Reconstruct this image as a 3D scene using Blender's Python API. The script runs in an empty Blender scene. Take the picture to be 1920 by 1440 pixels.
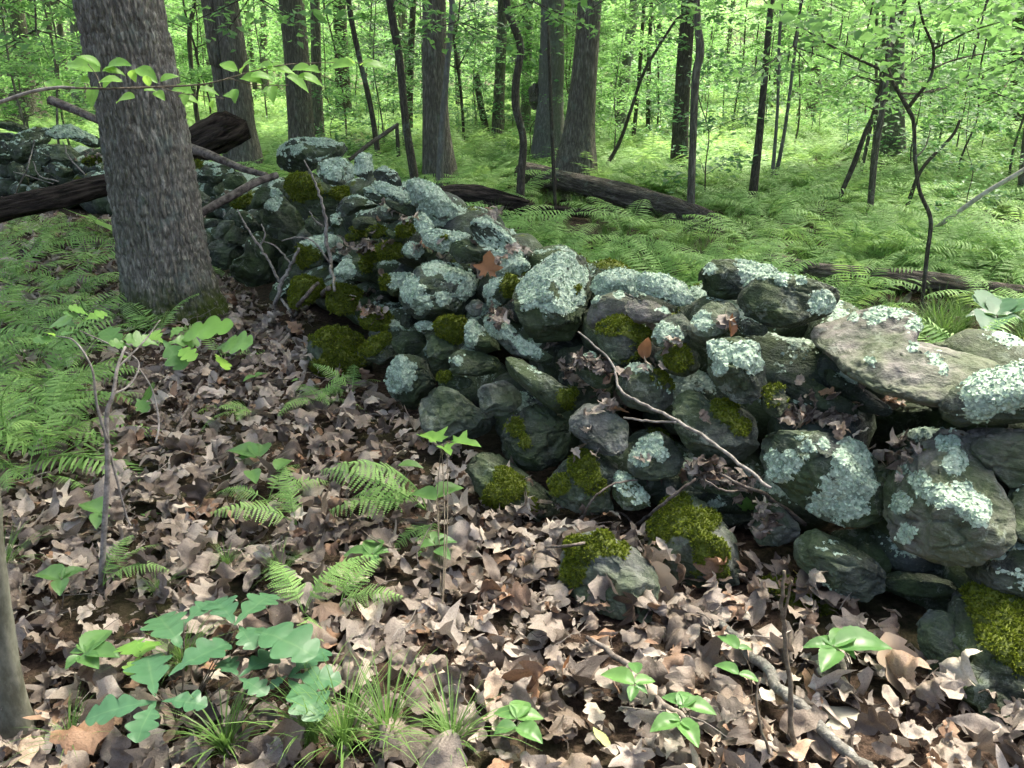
import bpy, math, random
import numpy as np
from mathutils import Vector, Matrix
from mathutils.bvhtree import BVHTree

# ------------------------------------------------------------------ camera, sky, sun, exposure
SC = bpy.context.scene
COL = SC.collection
R = math.radians
FPX = 1536.0
CAM_H = 1.5
PITCH = R(21.3)
cam_d = bpy.data.cameras.new('camera')
cam = bpy.data.objects.new('camera', cam_d)
COL.objects.link(cam)
cam.location = (0, 0, CAM_H)
cam.rotation_euler = (math.pi / 2 - PITCH, 0, 0)
cam_d.sensor_width = 36.0
cam_d.lens = 36.0 * FPX / 1920.0
cam_d.clip_start = 0.05
cam_d.clip_end = 400
SC.camera = cam

SUN_EL, SUN_AZ = R(58), R(37)      # azimuth measured from +Y (view direction) towards +X
world = bpy.data.worlds.new('World')
SC.world = world
world.use_nodes = True
wn = world.node_tree
for n in list(wn.nodes):
    wn.nodes.remove(n)
w_out = wn.nodes.new('ShaderNodeOutputWorld')
w_bg = wn.nodes.new('ShaderNodeBackground')
w_sky = wn.nodes.new('ShaderNodeTexSky')
w_sky.sky_type = 'NISHITA'
w_sky.sun_disc = False
w_sky.sun_elevation = SUN_EL
w_sky.sun_rotation = SUN_AZ
w_sky.air_density = 0.7
w_sky.dust_density = 8.0
w_sky.ozone_density = 0.0
w_bg.inputs['Strength'].default_value = 0.085
wn.links.new(w_sky.outputs[0], w_bg.inputs['Color'])
wn.links.new(w_bg.outputs[0], w_out.inputs['Surface'])
sun_d = bpy.data.lights.new('sun', 'SUN')
sun_d.energy = 3.6
sun_d.angle = R(16)
sun_d.color = (1.0, 0.93, 0.80)
sun = bpy.data.objects.new('sun', sun_d)
COL.objects.link(sun)
_sd = Vector((math.sin(SUN_AZ) * math.cos(SUN_EL), math.cos(SUN_AZ) * math.cos(SUN_EL), math.sin(SUN_EL)))
sun.rotation_euler = (-_sd).to_track_quat('-Z', 'Y').to_euler()
sun.location = _sd * 30
SC.view_settings.view_transform = 'Standard'
SC.view_settings.look = 'None'
SC.view_settings.gamma = 1.0
SC.view_settings.use_curve_mapping = False
SC.view_settings.exposure = 2.75
SC.cycles.use_denoising = True
SC.cycles.use_adaptive_sampling = True
SC.cycles.adaptive_threshold = 0.03
SC.cycles.max_bounces = 4
SC.cycles.diffuse_bounces = 3
SC.cycles.glossy_bounces = 1
SC.cycles.transmission_bounces = 3
SC.cycles.transparent_max_bounces = 4
SC.cycles.caustics_reflective = False
SC.cycles.caustics_refractive = False

rng = np.random.default_rng(7)
random.seed(7)

# ------------------------------------------------------------------ pixel -> world
FWD = np.array([0, math.cos(PITCH), -math.sin(PITCH)])
UPV = np.array([0, math.sin(PITCH), math.cos(PITCH)])
RGT = np.array([1.0, 0, 0])
EYE = np.array([0, 0, CAM_H])

def ray(px, py):
    return RGT * (px - 960) / FPX + UPV * (720 - py) / FPX + FWD      # camera depth 1

def G(px, py, z=0.0):
    d = ray(px, py)
    t = (z - CAM_H) / d[2]
    return EYE + d * t

def D(px, py, Y):
    d = ray(px, py)
    return EYE + d * (Y / d[1])

def depth_of(p):
    return float(np.dot(np.asarray(p) - EYE, FWD))

# ------------------------------------------------------------------ noise
def _hash(i, j, k, s):
    h = (i * 374761393 + j * 668265263 + k * 2147483647 + s * 1274126177) & 0xFFFFFFFF
    h = ((h ^ (h >> 13)) * 1274126177) & 0xFFFFFFFF
    return ((h ^ (h >> 16)) & 0xFFFFFF) / float(0xFFFFFF)

def vnoise(P, seed=0):
    P = np.asarray(P, float)
    I = np.floor(P).astype(np.int64)
    F = P - I
    F = F * F * (3 - 2 * F)
    out = 0
    for a in (0, 1):
        wa = F[:, 0] if a else 1 - F[:, 0]
        for b in (0, 1):
            wb = F[:, 1] if b else 1 - F[:, 1]
            for c in (0, 1):
                wc = F[:, 2] if c else 1 - F[:, 2]
                out = out + wa * wb * wc * _hash(I[:, 0] + a, I[:, 1] + b, I[:, 2] + c, seed)
    return out

def fbm(P, seed=0, octv=4, gain=0.5):
    P = np.asarray(P, float)
    s, a, t = 0, 1.0, 0
    for o in range(octv):
        s = s + a * vnoise(P * (2 ** o) + o * 17.3, seed + o)
        t += a
        a *= gain
    return s / t

def sstep(a, b, x):
    t = np.clip((x - a) / (b - a), 0, 1)
    return t * t * (3 - 2 * t)

def ht(x, y):
    x = np.atleast_1d(np.asarray(x, float)); y = np.atleast_1d(np.asarray(y, float))
    P = np.stack([x, y, np.zeros_like(x)], 1)
    return (fbm(P * 0.55, 3, 3) - 0.5) * 0.16 + (fbm(P * 2.3, 5, 2) - 0.5) * 0.05

def htf(x, y):
    return float(ht(x, y)[0])

# ------------------------------------------------------------------ mesh helpers
def mk_mesh(name, V, F, attrs=None, smooth=False):
    """F: list of (n,k) int arrays (k = 3 or 4)."""
    if not isinstance(F, (list, tuple)):
        F = [F]
    V = np.asarray(V, np.float32)
    me = bpy.data.meshes.new(name)
    me.vertices.add(len(V))
    me.vertices.foreach_set('co', V.ravel())
    idx = np.concatenate([np.asarray(f, np.int32).ravel() for f in F])
    tot = np.concatenate([np.full(len(f), np.asarray(f).shape[1], np.int32) for f in F])
    st = np.concatenate([[0], np.cumsum(tot)[:-1]]).astype(np.int32)
    me.loops.add(len(idx))
    me.loops.foreach_set('vertex_index', idx)
    me.polygons.add(len(tot))
    me.polygons.foreach_set('loop_start', st)
    me.polygons.foreach_set('loop_total', tot)
    if smooth:
        me.polygons.foreach_set('use_smooth', np.ones(len(tot), bool))
    me.update(calc_edges=True)
    for k, v in (attrs or {}).items():
        a = me.attributes.new(k, 'FLOAT', 'POINT')
        a.data.foreach_set('value', np.asarray(v, np.float32))
    return me

def ob(name, me, mat=None, parent=None, loc=None):
    o = bpy.data.objects.new(name, me)
    COL.objects.link(o)
    if mat is not None and me is not None and not me.materials:
        me.materials.append(mat)
    if parent is not None:
        o.parent = parent
    if loc is not None:
        o.location = loc
    return o

def empty(name, loc, rz=0.0):
    o = bpy.data.objects.new(name, None)
    o.empty_display_size = 0.1
    COL.objects.link(o)
    o.location = loc
    o.rotation_euler = (0, 0, rz)
    return o

def tag(o, label=None, cat=None, group=None, kind=None):
    if label: o['label'] = label
    if cat: o['category'] = cat
    if group: o['group'] = group
    if kind: o['kind'] = kind
    return o

def spline(P, n):
    """Catmull-Rom through rows of P (any width), n samples."""
    P = np.asarray(P, float)
    if len(P) == 2:
        t = np.linspace(0, 1, n)[:, None]
        return P[0] * (1 - t) + P[1] * t
    Q = np.vstack([2 * P[0] - P[1], P, 2 * P[-1] - P[-2]])
    m = len(P) - 1
    out = []
    for u in np.linspace(0, m, n):
        i = min(int(u), m - 1)
        t = u - i
        a, b, c, d = Q[i], Q[i + 1], Q[i + 2], Q[i + 3]
        out.append(0.5 * ((2 * b) + (c - a) * t + (2 * a - 5 * b + 4 * c - d) * t * t + (3 * b - a - 3 * c + d) * t ** 3))
    return np.array(out)

def frames(P):
    T = np.gradient(P, axis=0)
    T /= np.linalg.norm(T, axis=1)[:, None] + 1e-12
    ref = np.array([1.0, 0, 0]) if abs(T[0][0]) < 0.8 else np.array([0, 1.0, 0])
    N = []
    n = ref - T[0] * np.dot(ref, T[0])
    n /= np.linalg.norm(n)
    for t in T:
        n = n - t * np.dot(n, t)
        n /= np.linalg.norm(n) + 1e-12
        N.append(n)
    N = np.array(N)
    B = np.cross(T, N)
    return T, N, B

def tube(P, rad, nseg=8, cap=True, radf=None):
    P = np.asarray(P, float)
    rad = np.broadcast_to(np.asarray(rad, float), (len(P),))
    T, N, B = frames(P)
    a = np.linspace(0, 2 * math.pi, nseg, endpoint=False)
    rr = rad[:, None] * np.ones((1, nseg))
    if radf is not None:
        rr = radf(rr, a, P)
    V = P[:, None, :] + rr[:, :, None] * (np.cos(a)[None, :, None] * N[:, None, :] + np.sin(a)[None, :, None] * B[:, None, :])
    n = len(P)
    V = V.reshape(-1, 3)
    i = np.arange(n - 1)[:, None] * nseg
    j = np.arange(nseg)[None, :]
    jn = (j + 1) % nseg
    Q = np.stack([i + j, i + jn, i + nseg + jn, i + nseg + j], -1).reshape(-1, 4)
    F = [Q]
    if cap:
        V = np.vstack([V, P[:1], P[-1:]])
        c0, c1 = n * nseg, n * nseg + 1
        j = np.arange(nseg); jn = (j + 1) % nseg
        F.append(np.vstack([np.stack([np.full(nseg, c0), jn, j], 1), np.stack([np.full(nseg, c1), (n - 1) * nseg + j, (n - 1) * nseg + jn], 1)]))
    return V, F

class Join:
    """collects pieces of one part"""
    def __init__(s):
        s.V, s.T, s.Q, s.A, s.n = [], [], [], [], 0
    def add(s, V, F, rnd=0.5):
        V = np.asarray(V, float)
        for f in (F if isinstance(F, (list, tuple)) else [F]):
            f = np.asarray(f)
            (s.T if f.shape[1] == 3 else s.Q).append(f + s.n)
        s.V.append(V)
        s.A.append(np.broadcast_to(np.asarray(rnd, float), (len(V),)))
        s.n += len(V)
    def mesh(s, name, smooth=False):
        F = []
        if s.T: F.append(np.vstack(s.T))
        if s.Q: F.append(np.vstack(s.Q))
        return mk_mesh(name, np.vstack(s.V), F, {'rnd': np.concatenate(s.A)}, smooth)

# ------------------------------------------------------------------ materials
class NT:
    def __init__(s, name):
        s.m = bpy.data.materials.new(name)
        s.m.use_nodes = True
        s.t = s.m.node_tree
        for n in list(s.t.nodes):
            s.t.nodes.remove(n)
        s.out = s.t.nodes.new('ShaderNodeOutputMaterial')
    def n(s, typ, ins=None, **kw):
        x = s.t.nodes.new(typ)
        for k, v in kw.items():
            setattr(x, k, v)
        for k, v in (ins or {}).items():
            s.set(x.inputs[k], v)
        return x
    def set(s, sock, v):
        if isinstance(v, bpy.types.NodeSocket):
            s.t.links.new(v, sock)
        elif isinstance(v, bpy.types.Node):
            s.t.links.new(v.outputs[0], sock)
        else:
            if sock.type == 'RGBA' and len(v) == 3:
                v = (*v, 1)
            sock.default_value = v
    def mix(s, f, a, b, blend='MIX'):
        x = s.t.nodes.new('ShaderNodeMix')
        x.data_type = 'RGBA'
        x.blend_type = blend
        s.set(x.inputs[0], f); s.set(x.inputs[6], a); s.set(x.inputs[7], b)
        return x.outputs[2]
    def math(s, op, a, b=0.0, c=None, clamp=False):
        x = s.t.nodes.new('ShaderNodeMath')
        x.operation = op
        x.use_clamp = clamp
        s.set(x.inputs[0], a); s.set(x.inputs[1], b)
        if c is not None: s.set(x.inputs[2], c)
        return x.outputs[0]
    def ramp(s, f, stops):
        x = s.t.nodes.new('ShaderNodeValToRGB')
        e = x.color_ramp.elements
        while len(e) < len(stops): e.new(0.5)
        for q, (p, c) in zip(e, stops):
            q.position = p
            q.color = (*c, 1) if len(c) == 3 else c
        s.set(x.inputs[0], f)
        return x.outputs[0]
    def step(s, f, a, b):
        x = s.t.nodes.new('ShaderNodeMapRange')
        x.interpolation_type = 'SMOOTHSTEP'
        s.set(x.inputs[0], f); s.set(x.inputs[1], a); s.set(x.inputs[2], b)
        return x.outputs[0]
    def noise(s, vec, scale, detail=4, rough=0.55, dist=0.0):
        x = s.n('ShaderNodeTexNoise', {'Scale': scale, 'Detail': detail, 'Roughness': rough, 'Distortion': dist})
        if vec is not None: s.set(x.inputs['Vector'], vec)
        return x.outputs[0]
    def obj_vec(s, scale=(1, 1, 1), shift=True):
        tc = s.n('ShaderNodeTexCoord')
        mp = s.n('ShaderNodeMapping', {'Vector': tc.outputs['Object'], 'Scale': scale})
        if not shift:
            return mp.outputs[0]
        oi = s.n('ShaderNodeObjectInfo')
        k = s.math('MULTIPLY', oi.outputs['Random'], 37.0)
        va = s.n('ShaderNodeVectorMath', operation='ADD')
        s.set(va.inputs[0], mp.outputs[0]); s.set(va.inputs[1], k)
        return va.outputs[0]
    def bump(s, h, strength=0.5, dist=0.01, nrm=None):
        x = s.n('ShaderNodeBump', {'Strength': strength, 'Distance': dist, 'Height': h})
        if nrm is not None: s.set(x.inputs['Normal'], nrm)
        return x.outputs[0]
    def surf(s, sh):
        s.t.links.new(sh, s.out.inputs['Surface'])
        return s.m
    def bsdf(s, col, rough=0.8, nrm=None, spec=0.3):
        b = s.n('ShaderNodeBsdfPrincipled', {'Base Color': col, 'Roughness': rough, 'Specular IOR Level': spec})
        if nrm is not None: s.set(b.inputs['Normal'], nrm)
        return b.outputs[0]

M = {}

def mat_stone():
    m = NT('stone')
    v = m.obj_vec()
    tone = m.n('ShaderNodeAttribute', attribute_type='OBJECT', attribute_name='tone').outputs['Color']
    n1 = m.noise(v, 7, 6, 0.6)
    n2 = m.noise(v, 26, 5, 0.65)
    n3 = m.noise(v, 130, 3, 0.6)
    strat = m.noise(m.obj_vec((5, 5, 38)), 1.6, 5, 0.6, 0.6)
    dark = m.mix(1.0, tone, (0.34, 0.38, 0.36), 'MULTIPLY')
    c = m.mix(m.step(n1, 0.38, 0.62), dark, tone)
    c = m.mix(m.math('MULTIPLY', m.step(n2, 0.5, 0.66), 0.6), c, m.mix(1.0, tone, (1.7, 1.75, 1.7), 'MULTIPLY'))
    c = m.mix(m.math('MULTIPLY', m.step(strat, 0.35, 0.65), 0.35), c, m.mix(1.0, c, (0.55, 0.57, 0.6), 'MULTIPLY'))
    c = m.mix(m.math('MULTIPLY', m.step(n3, 0.5, 0.72), 0.3), c, (0.17, 0.18, 0.165))
    # green algae film and pale crust spots
    alg = m.noise(v, 4.2, 5, 0.65)
    c = m.mix(m.math('MULTIPLY', m.step(alg, 0.34, 0.64), 0.7), c, (0.055, 0.085, 0.03))
    cr = m.math('MULTIPLY', m.step(m.noise(v, 17, 6, 0.75, 0.5), 0.55, 0.61), m.step(m.noise(v, 3.3, 2), 0.38, 0.58))
    c = m.mix(m.math('MULTIPLY', cr, 0.45), c, (0.24, 0.28, 0.23))
    # moss and leafy lichen under the tufts
    fine = m.noise(v, 60, 4, 0.7)
    mo = m.n('ShaderNodeAttribute', attribute_name='moss').outputs['Fac']
    li = m.n('ShaderNodeAttribute', attribute_name='lich').outputs['Fac']
    mm = m.step(m.math('ADD', mo, m.math('MULTIPLY', m.math('SUBTRACT', fine, 0.5), 0.9)), 0.35, 0.55)
    lm = m.step(m.math('ADD', li, m.math('MULTIPLY', m.math('SUBTRACT', fine, 0.5), 1.6)), 0.36, 0.62)
    c = m.mix(mm, c, m.mix(m.step(n2, 0.3, 0.7), (0.04, 0.055, 0.01), (0.12, 0.15, 0.02)))
    c = m.mix(lm, c, m.mix(m.step(fine, 0.3, 0.7), (0.16, 0.22, 0.165), (0.4, 0.5, 0.4)))
    hgt = m.math('ADD', m.math('MULTIPLY', n2, 0.6), m.math('MULTIPLY', n3, 0.22))
    hgt = m.math('ADD', hgt, m.math('MULTIPLY', strat, 0.5))
    nb = m.bump(hgt, 1.0, 0.018)
    return m.surf(m.bsdf(c, 0.82, nb, 0.25))

def mat_leaf(name, c1, c2, tr, k=0.45, rough=0.5, vein=False):
    m = NT(name)
    oi = m.n('ShaderNodeObjectInfo').outputs['Random']
    rn = m.n('ShaderNodeAttribute', attribute_name='rnd').outputs['Fac']
    f = m.math('FRACT', m.math('ADD', m.math('MULTIPLY', oi, 3.7), rn))
    c = m.mix(f, c1, c2)
    if vein:
        vn = m.n('ShaderNodeAttribute', attribute_name='vein').outputs['Fac']
        ns = m.noise(m.obj_vec(), 40, 4, .6)
        c = m.mix(m.math('MULTIPLY', m.step(ns, .4, .7), .35), c, m.mix(1.0, c, (.6, .62, .55), 'MULTIPLY'))
        c = m.mix(m.math('MULTIPLY', m.step(vn, .8, 1.0), .14), c, (.25, .38, .17))
    t = m.mix(f, tuple(x * 0.75 for x in tr), tr)
    b = m.bsdf(c, rough, None, 0.35)
    tl = m.n('ShaderNodeBsdfTranslucent', {'Color': t}).outputs[0]
    mx = m.n('ShaderNodeMixShader', {0: k, 1: b, 2: tl})
    return m.surf(mx.outputs[0])

def mat_litter():
    m = NT('dry_leaf')
    oi = m.n('ShaderNodeObjectInfo').outputs['Random']
    tc = m.n('ShaderNodeTexCoord').outputs['Object']
    c = m.ramp(oi, [(0.0, (0.05, 0.037, 0.028)), (0.16, (0.2, 0.16, 0.122)), (0.3, (0.37, 0.322, 0.265)), (0.46, (0.1, 0.076, 0.058)),
                    (0.6, (0.48, 0.425, 0.36)), (0.74, (0.25, 0.218, 0.183)), (0.84, (0.135, 0.105, 0.08)), (0.93, (0.28, 0.165, 0.095)), (1.0, (0.58, 0.53, 0.43))])
    n = m.noise(tc, 28, 4, 0.65)
    c = m.mix(m.math('MULTIPLY', m.step(n, 0.45, 0.72), 0.6), c, m.mix(1.0, c, (0.42, 0.38, 0.36), 'MULTIPLY'))
    vein = m.n('ShaderNodeAttribute', attribute_name='rnd').outputs['Fac']
    c = m.mix(m.math('MULTIPLY', vein, 0.45), c, m.mix(1.0, c, (0.5, 0.45, 0.42), 'MULTIPLY'))
    b = m.bsdf(c, 0.5, m.bump(n, 0.5, 0.006), 0.45)
    tl = m.n('ShaderNodeBsdfTranslucent', {'Color': c}).outputs[0]
    return m.surf(m.n('ShaderNodeMixShader', {0: 0.14, 1: b, 2: tl}).outputs[0])

def mat_bark(name, ca, cb, cc, sc=1.0, bump=1.0, lich=0.0, moss=False):
    m = NT(name)
    v = m.obj_vec((1, 1, 0.2))
    vr = m.n('ShaderNodeTexVoronoi', {'Scale': 62 * sc, 'Randomness': 1.0}, feature='F1')
    wob = m.n('ShaderNodeTexNoise', {'Scale': 9 * sc, 'Detail': 3})
    m.set(wob.inputs['Vector'], v)
    vm = m.n('ShaderNodeVectorMath', operation='MULTIPLY_ADD')
    m.set(vm.inputs[0], wob.outputs['Color']); m.set(vm.inputs[1], (0.05, 0.05, 0.05)); m.set(vm.inputs[2], v)
    m.set(vr.inputs['Vector'], vm.outputs[0])
    n1 = m.noise(v, 34 * sc, 6, 0.65, 0.4)
    rid = m.math('SUBTRACT', 1.0, m.math('MULTIPLY', m.math('ABSOLUTE', m.math('SUBTRACT', n1, 0.5)), 5.0), clamp=True)
    big = m.noise(m.obj_vec(), 3.0, 4, 0.6)
    c = m.mix(m.step(vr.outputs['Distance'], 0.15, 0.75), cb, ca)
    c = m.mix(m.math('MULTIPLY', rid, 0.75), c, cc)
    c = m.mix(m.math('MULTIPLY', m.step(big, 0.4, 0.7), 0.5), c, m.mix(1.0, c, (0.62, 0.68, 0.62), 'MULTIPLY'))
    if lich:
        ln = m.noise(m.obj_vec(), 6.5, 6, 0.7)
        c = m.mix(m.math('MULTIPLY', m.step(ln, 0.54, 0.66), lich), c, (0.24, 0.3, 0.25))
    if moss:
        g = m.n('ShaderNodeNewGeometry').outputs['Position']
        z = m.n('ShaderNodeSeparateXYZ', {0: g}).outputs[2]
        ms = m.math('MULTIPLY', m.step(m.math('ADD', z, m.math('MULTIPLY', m.noise(m.obj_vec(), 5, 4), -0.5)), 0.12, -0.22), m.step(m.noise(m.obj_vec(), 30, 3), 0.3, 0.5))
        c = m.mix(ms, c, (0.06, 0.085, 0.015))
    h = m.math('SUBTRACT', m.math('MULTIPLY', vr.outputs['Distance'], -0.7), m.math('MULTIPLY', rid, 0.6))
    return m.surf(m.bsdf(c, 0.9, m.bump(h, bump, 0.018 / sc), 0.15))

def mat_ground():
    m = NT('forest_floor')
    v = m.obj_vec(shift=False)
    n1 = m.noise(v, 1.2, 6, 0.65)
    n2 = m.noise(v, 40, 5, 0.7)
    c = m.mix(m.step(n2, 0.35, 0.68), (0.022, 0.015, 0.011), (0.085, 0.058, 0.042))
    c = m.mix(m.math('MULTIPLY', m.step(n1, 0.45, 0.65), 0.5), c, (0.045, 0.06, 0.022))
    return m.surf(m.bsdf(c, 0.95, m.bump(n2, 0.8, 0.03), 0.1))

def mat_plain(name, c1, c2, scale=30, rough=0.85, bump=0.4, dist=0.004, stretch=(1, 1, 1)):
    m = NT(name)
    n = m.noise(m.obj_vec(stretch), scale, 5, 0.65)
    c = m.mix(m.step(n, 0.35, 0.66), c1, c2)
    return m.surf(m.bsdf(c, rough, m.bump(n, bump, dist), 0.2))

def mat_tuft(name, c1, c2, rough=0.9, tr=0.15):
    m = NT(name)
    rn = m.n('ShaderNodeAttribute', attribute_name='rnd').outputs['Fac']
    c = m.mix(rn, c1, c2)
    b = m.bsdf(c, rough, None, 0.1)
    tl = m.n('ShaderNodeBsdfTranslucent', {'Color': c}).outputs[0]
    return m.surf(m.n('ShaderNodeMixShader', {0: tr, 1: b, 2: tl}).outputs[0])

M['stone'] = mat_stone()
M['lichen'] = mat_tuft('lichen', (0.24, 0.34, 0.25), (0.56, 0.69, 0.55), tr=0.05)
M['moss'] = mat_tuft('moss', (0.04, 0.058, 0.008), (0.21, 0.265, 0.026), tr=0.2)
M['litter'] = mat_litter()
M['ground'] = mat_ground()
M['oakleaf'] = mat_leaf('oak_leaf', (0.045, 0.125, 0.06), (0.06, 0.15, 0.065), (0.09, 0.2, 0.05), 0.22, 0.42, True)
M['leaf'] = mat_leaf('seedling_leaf', (0.08, 0.19, 0.06), (0.12, 0.25, 0.07), (0.2, 0.42, 0.08), 0.38, 0.4, True)
M['birch'] = mat_leaf('bright_leaf', (0.16, 0.36, 0.07), (0.23, 0.45, 0.09), (0.38, 0.66, 0.12), 0.5, 0.45, True)
M['fern'] = mat_leaf('fern', (0.13, 0.27, 0.075), (0.27, 0.45, 0.14), (0.38, 0.6, 0.18), 0.42, 0.6)
M['crown'] = mat_leaf('crown_leaf', (0.075, 0.19, 0.06), (0.15, 0.3, 0.105), (0.27, 0.52, 0.15), 0.5, 0.55)
M['shrub'] = mat_leaf('shrub_leaf', (0.07, 0.18, 0.07), (0.12, 0.26, 0.1), (0.2, 0.42, 0.14), 0.4, 0.5)
M['conifer'] = mat_leaf('blue_green_leaf', (0.035, 0.085, 0.045), (0.06, 0.12, 0.06), (0.1, 0.2, 0.09), 0.35, 0.55)
M['grass'] = mat_leaf('grass', (0.08, 0.17, 0.04), (0.13, 0.23, 0.06), (0.2, 0.36, 0.08), 0.4, 0.5)
M['bark_main'] = mat_bark('grey_bark', (0.5, 0.48, 0.4), (0.3, 0.288, 0.235), (0.055, 0.052, 0.042), 1.0, 0.8, 0.45, True)
M['bark_oak'] = mat_bark('furrowed_bark', (0.33, 0.31, 0.25), (0.195, 0.18, 0.145), (0.052, 0.046, 0.036), 0.8, 1.0, 0.3)
M['bark_dark'] = mat_bark('dark_bark', (0.17, 0.155, 0.122), (0.1, 0.09, 0.07), (0.03, 0.026, 0.02), 1.2, 0.8, 0.35)
M['bark_pale'] = mat_bark('pale_bark', (0.26, 0.255, 0.23), (0.19, 0.185, 0.165), (0.09, 0.085, 0.075), 1.0, 0.6, 0.4)
M['log'] = mat_bark('log_bark', (0.25, 0.22, 0.185), (0.14, 0.122, 0.1), (0.03, 0.025, 0.02), 0.55, 1.0, 0.3)
M['rot'] = mat_plain('rotten_wood', (0.01, 0.008, 0.0065), (0.05, 0.04, 0.032), 26, 0.95, 1.0, 0.03, (1, 1, 0.22))
M['twig'] = mat_plain('dead_twig', (0.13, 0.12, 0.105), (0.3, 0.28, 0.25), 45, 0.9)
M['stick'] = mat_plain('fallen_stick', (0.055, 0.045, 0.038), (0.2, 0.175, 0.15), 25, 0.9, 0.8)
M['palestick'] = mat_plain('bleached_stick', (0.3, 0.28, 0.24), (0.5, 0.47, 0.42), 20, 0.85)
M['stem'] = mat_plain('plant_stem', (0.07, 0.055, 0.04), (0.16, 0.14, 0.1), 60, 0.8)
M['greenstem'] = mat_plain('green_stem', (0.08, 0.11, 0.04), (0.14, 0.17, 0.07), 60, 0.7)

# ------------------------------------------------------------------ ground sheet
def axis(lo, hi, fine_lo, fine_hi, d0, grow):
    a = list(np.arange(fine_lo, fine_hi, d0))
    s, x = d0, fine_hi
    while x < hi:
        a.append(x); s *= grow; x += s
    a.append(hi)
    s, x = d0, fine_lo
    b = []
    while x > lo:
        s *= grow; x -= s; b.append(x)
    return np.array(b[::-1] + a)

gx = axis(-160, 160, -5, 5, 0.07, 1.12)
gy = axis(-30, 200, 0.8, 9, 0.07, 1.12)
GX, GY = np.meshgrid(gx, gy)
gz = ht(GX.ravel(), GY.ravel())
nx, ny = len(gx), len(gy)
i = np.arange(ny - 1)[:, None] * nx + np.arange(nx - 1)[None, :]
gq = np.stack([i, i + 1, i + nx + 1, i + nx], -1).reshape(-1, 4)
ground = ob('ground', mk_mesh('ground', np.stack([GX.ravel(), GY.ravel(), gz], 1), gq, None, True), M['ground'])
tag(ground, 'dark brown woodland floor under the litter and ferns', None, None, 'structure')
# ------------------------------------------------------------------ the dry stone wall
WB = [(2500, 1760), (2150, 1530), (1900, 1370), (1500, 1140), (1080, 1010), (880, 900), (720, 790), (600, 700), (530, 620), (400, 515), (200, 425), (0, 388), (-300, 350)]
WH = [0.8, 0.8, 0.78, 0.80, 0.80, 0.80, 0.84, 0.98, 0.98, 0.70, 0.66, 0.72, 0.7]
WP = np.array([G(*p)[:2] for p in WB])
WH = np.array(WH)

def wall_su(X, Y):
    """behind-the-face distance s and wall height for points"""
    X = np.atleast_1d(X).astype(float); Y = np.atleast_1d(Y).astype(float)
    best = np.full(len(X), 1e9); S = np.zeros(len(X)); H = np.zeros(len(X))
    for a in range(len(WP) - 1):
        p, q = WP[a], WP[a + 1]
        e = q - p; L2 = e @ e
        t = np.clip(((X - p[0]) * e[0] + (Y - p[1]) * e[1]) / L2, 0, 1)
        dx = X - (p[0] + t * e[0]); dy = Y - (p[1] + t * e[1])
        d = np.hypot(dx, dy)
        nrm = np.array([e[1], -e[0]]) / math.sqrt(L2)     # points behind the wall
        sg = np.where(dx * nrm[0] + dy * nrm[1] >= 0, 1, -1)
        m = d < best
        best[m] = d[m]; S[m] = (d * sg)[m]; H[m] = (WH[a] * (1 - t) + WH[a + 1] * t)[m]
    return S, H

def wall_z(S, H):
    z = np.where(S <= 0, 0, np.where(S < 0.5, H * (np.clip(S, 0, 1) / 0.5) ** 0.85, H + 0.06 * np.sin((np.clip(S, 0.5, 1.05) - 0.5) / 0.55 * math.pi)))
    return np.where(S > 1.05, H * np.clip(1 - (S - 1.05) / 0.25, 0, 1), z)

def wall_hit(px, py):
    d = ray(px, py)
    t = np.arange(1.0, 16, 0.01)
    P = EYE[None] + d[None] * t[:, None]
    S, H = wall_su(P[:, 0], P[:, 1])
    gap = P[:, 2] - wall_z(S, H)
    k = np.argmax(gap <= 0)
    if gap[k] > 0:
        k = np.argmin(gap)
    # skyline stones graze over the top: keep them on the wall
    inside = np.where((S > 0.0) & (S < 1.05))[0]
    if S[k] > 0.9 or S[k] < -0.05:
        if len(inside):
            k = inside[np.argmin(gap[inside])]
    return float(t[k])

def icosphere(level):
    import bmesh
    bm = bmesh.new()
    bmesh.ops.create_icosphere(bm, subdivisions=level, radius=1.0)
    V = np.array([v.co[:] for v in bm.verts])
    F = np.array([[v.index for v in f.verts] for f in bm.faces])
    bm.free()
    return V / np.linalg.norm(V, axis=1)[:, None], F

ICO = {k: icosphere(k) for k in (3, 4, 5, 6)}
STONE_V, STONE_F, SN = [], [], 0            # world-space copy of every stone for resting things on it

def vert_normals(V, F):
    n = np.cross(V[F[:, 1]] - V[F[:, 0]], V[F[:, 2]] - V[F[:, 0]])
    N = np.zeros_like(V)
    for c in range(3):
        np.add.at(N, F[:, c], n)
    return N / (np.linalg.norm(N, axis=1)[:, None] + 1e-12), np.linalg.norm(n, axis=1) * 0.5

def radial(poly, nth=96):
    """star-shaped outline -> radius per angle, lightly rounded"""
    P = np.asarray(poly, float)
    th = np.linspace(-math.pi, math.pi, nth, endpoint=False)
    r = np.zeros(nth)
    A = P; B = np.roll(P, -1, 0)
    for k, t in enumerate(th):
        d = np.array([math.cos(t), math.sin(t)])
        best = 0
        for a, b in zip(A, B):
            e = b - a
            den = d[0] * e[1] - d[1] * e[0]
            if abs(den) < 1e-9: continue
            s = (a[0] * e[1] - a[1] * e[0]) / den
            u = (a[0] * d[1] - a[1] * d[0]) / den
            if s > 0 and -1e-6 <= u <= 1 + 1e-6:
                best = max(best, s)
        r[k] = best if best > 0 else np.nan
    if np.isnan(r).any():
        r[np.isnan(r)] = np.nanmean(r)
    k = np.array([0.25, 0.5, 0.25])
    for _ in range(3):
        r = k[0] * np.roll(r, 1) + k[1] * r + k[2] * np.roll(r, -1)
    return th, r * 1.06

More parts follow.
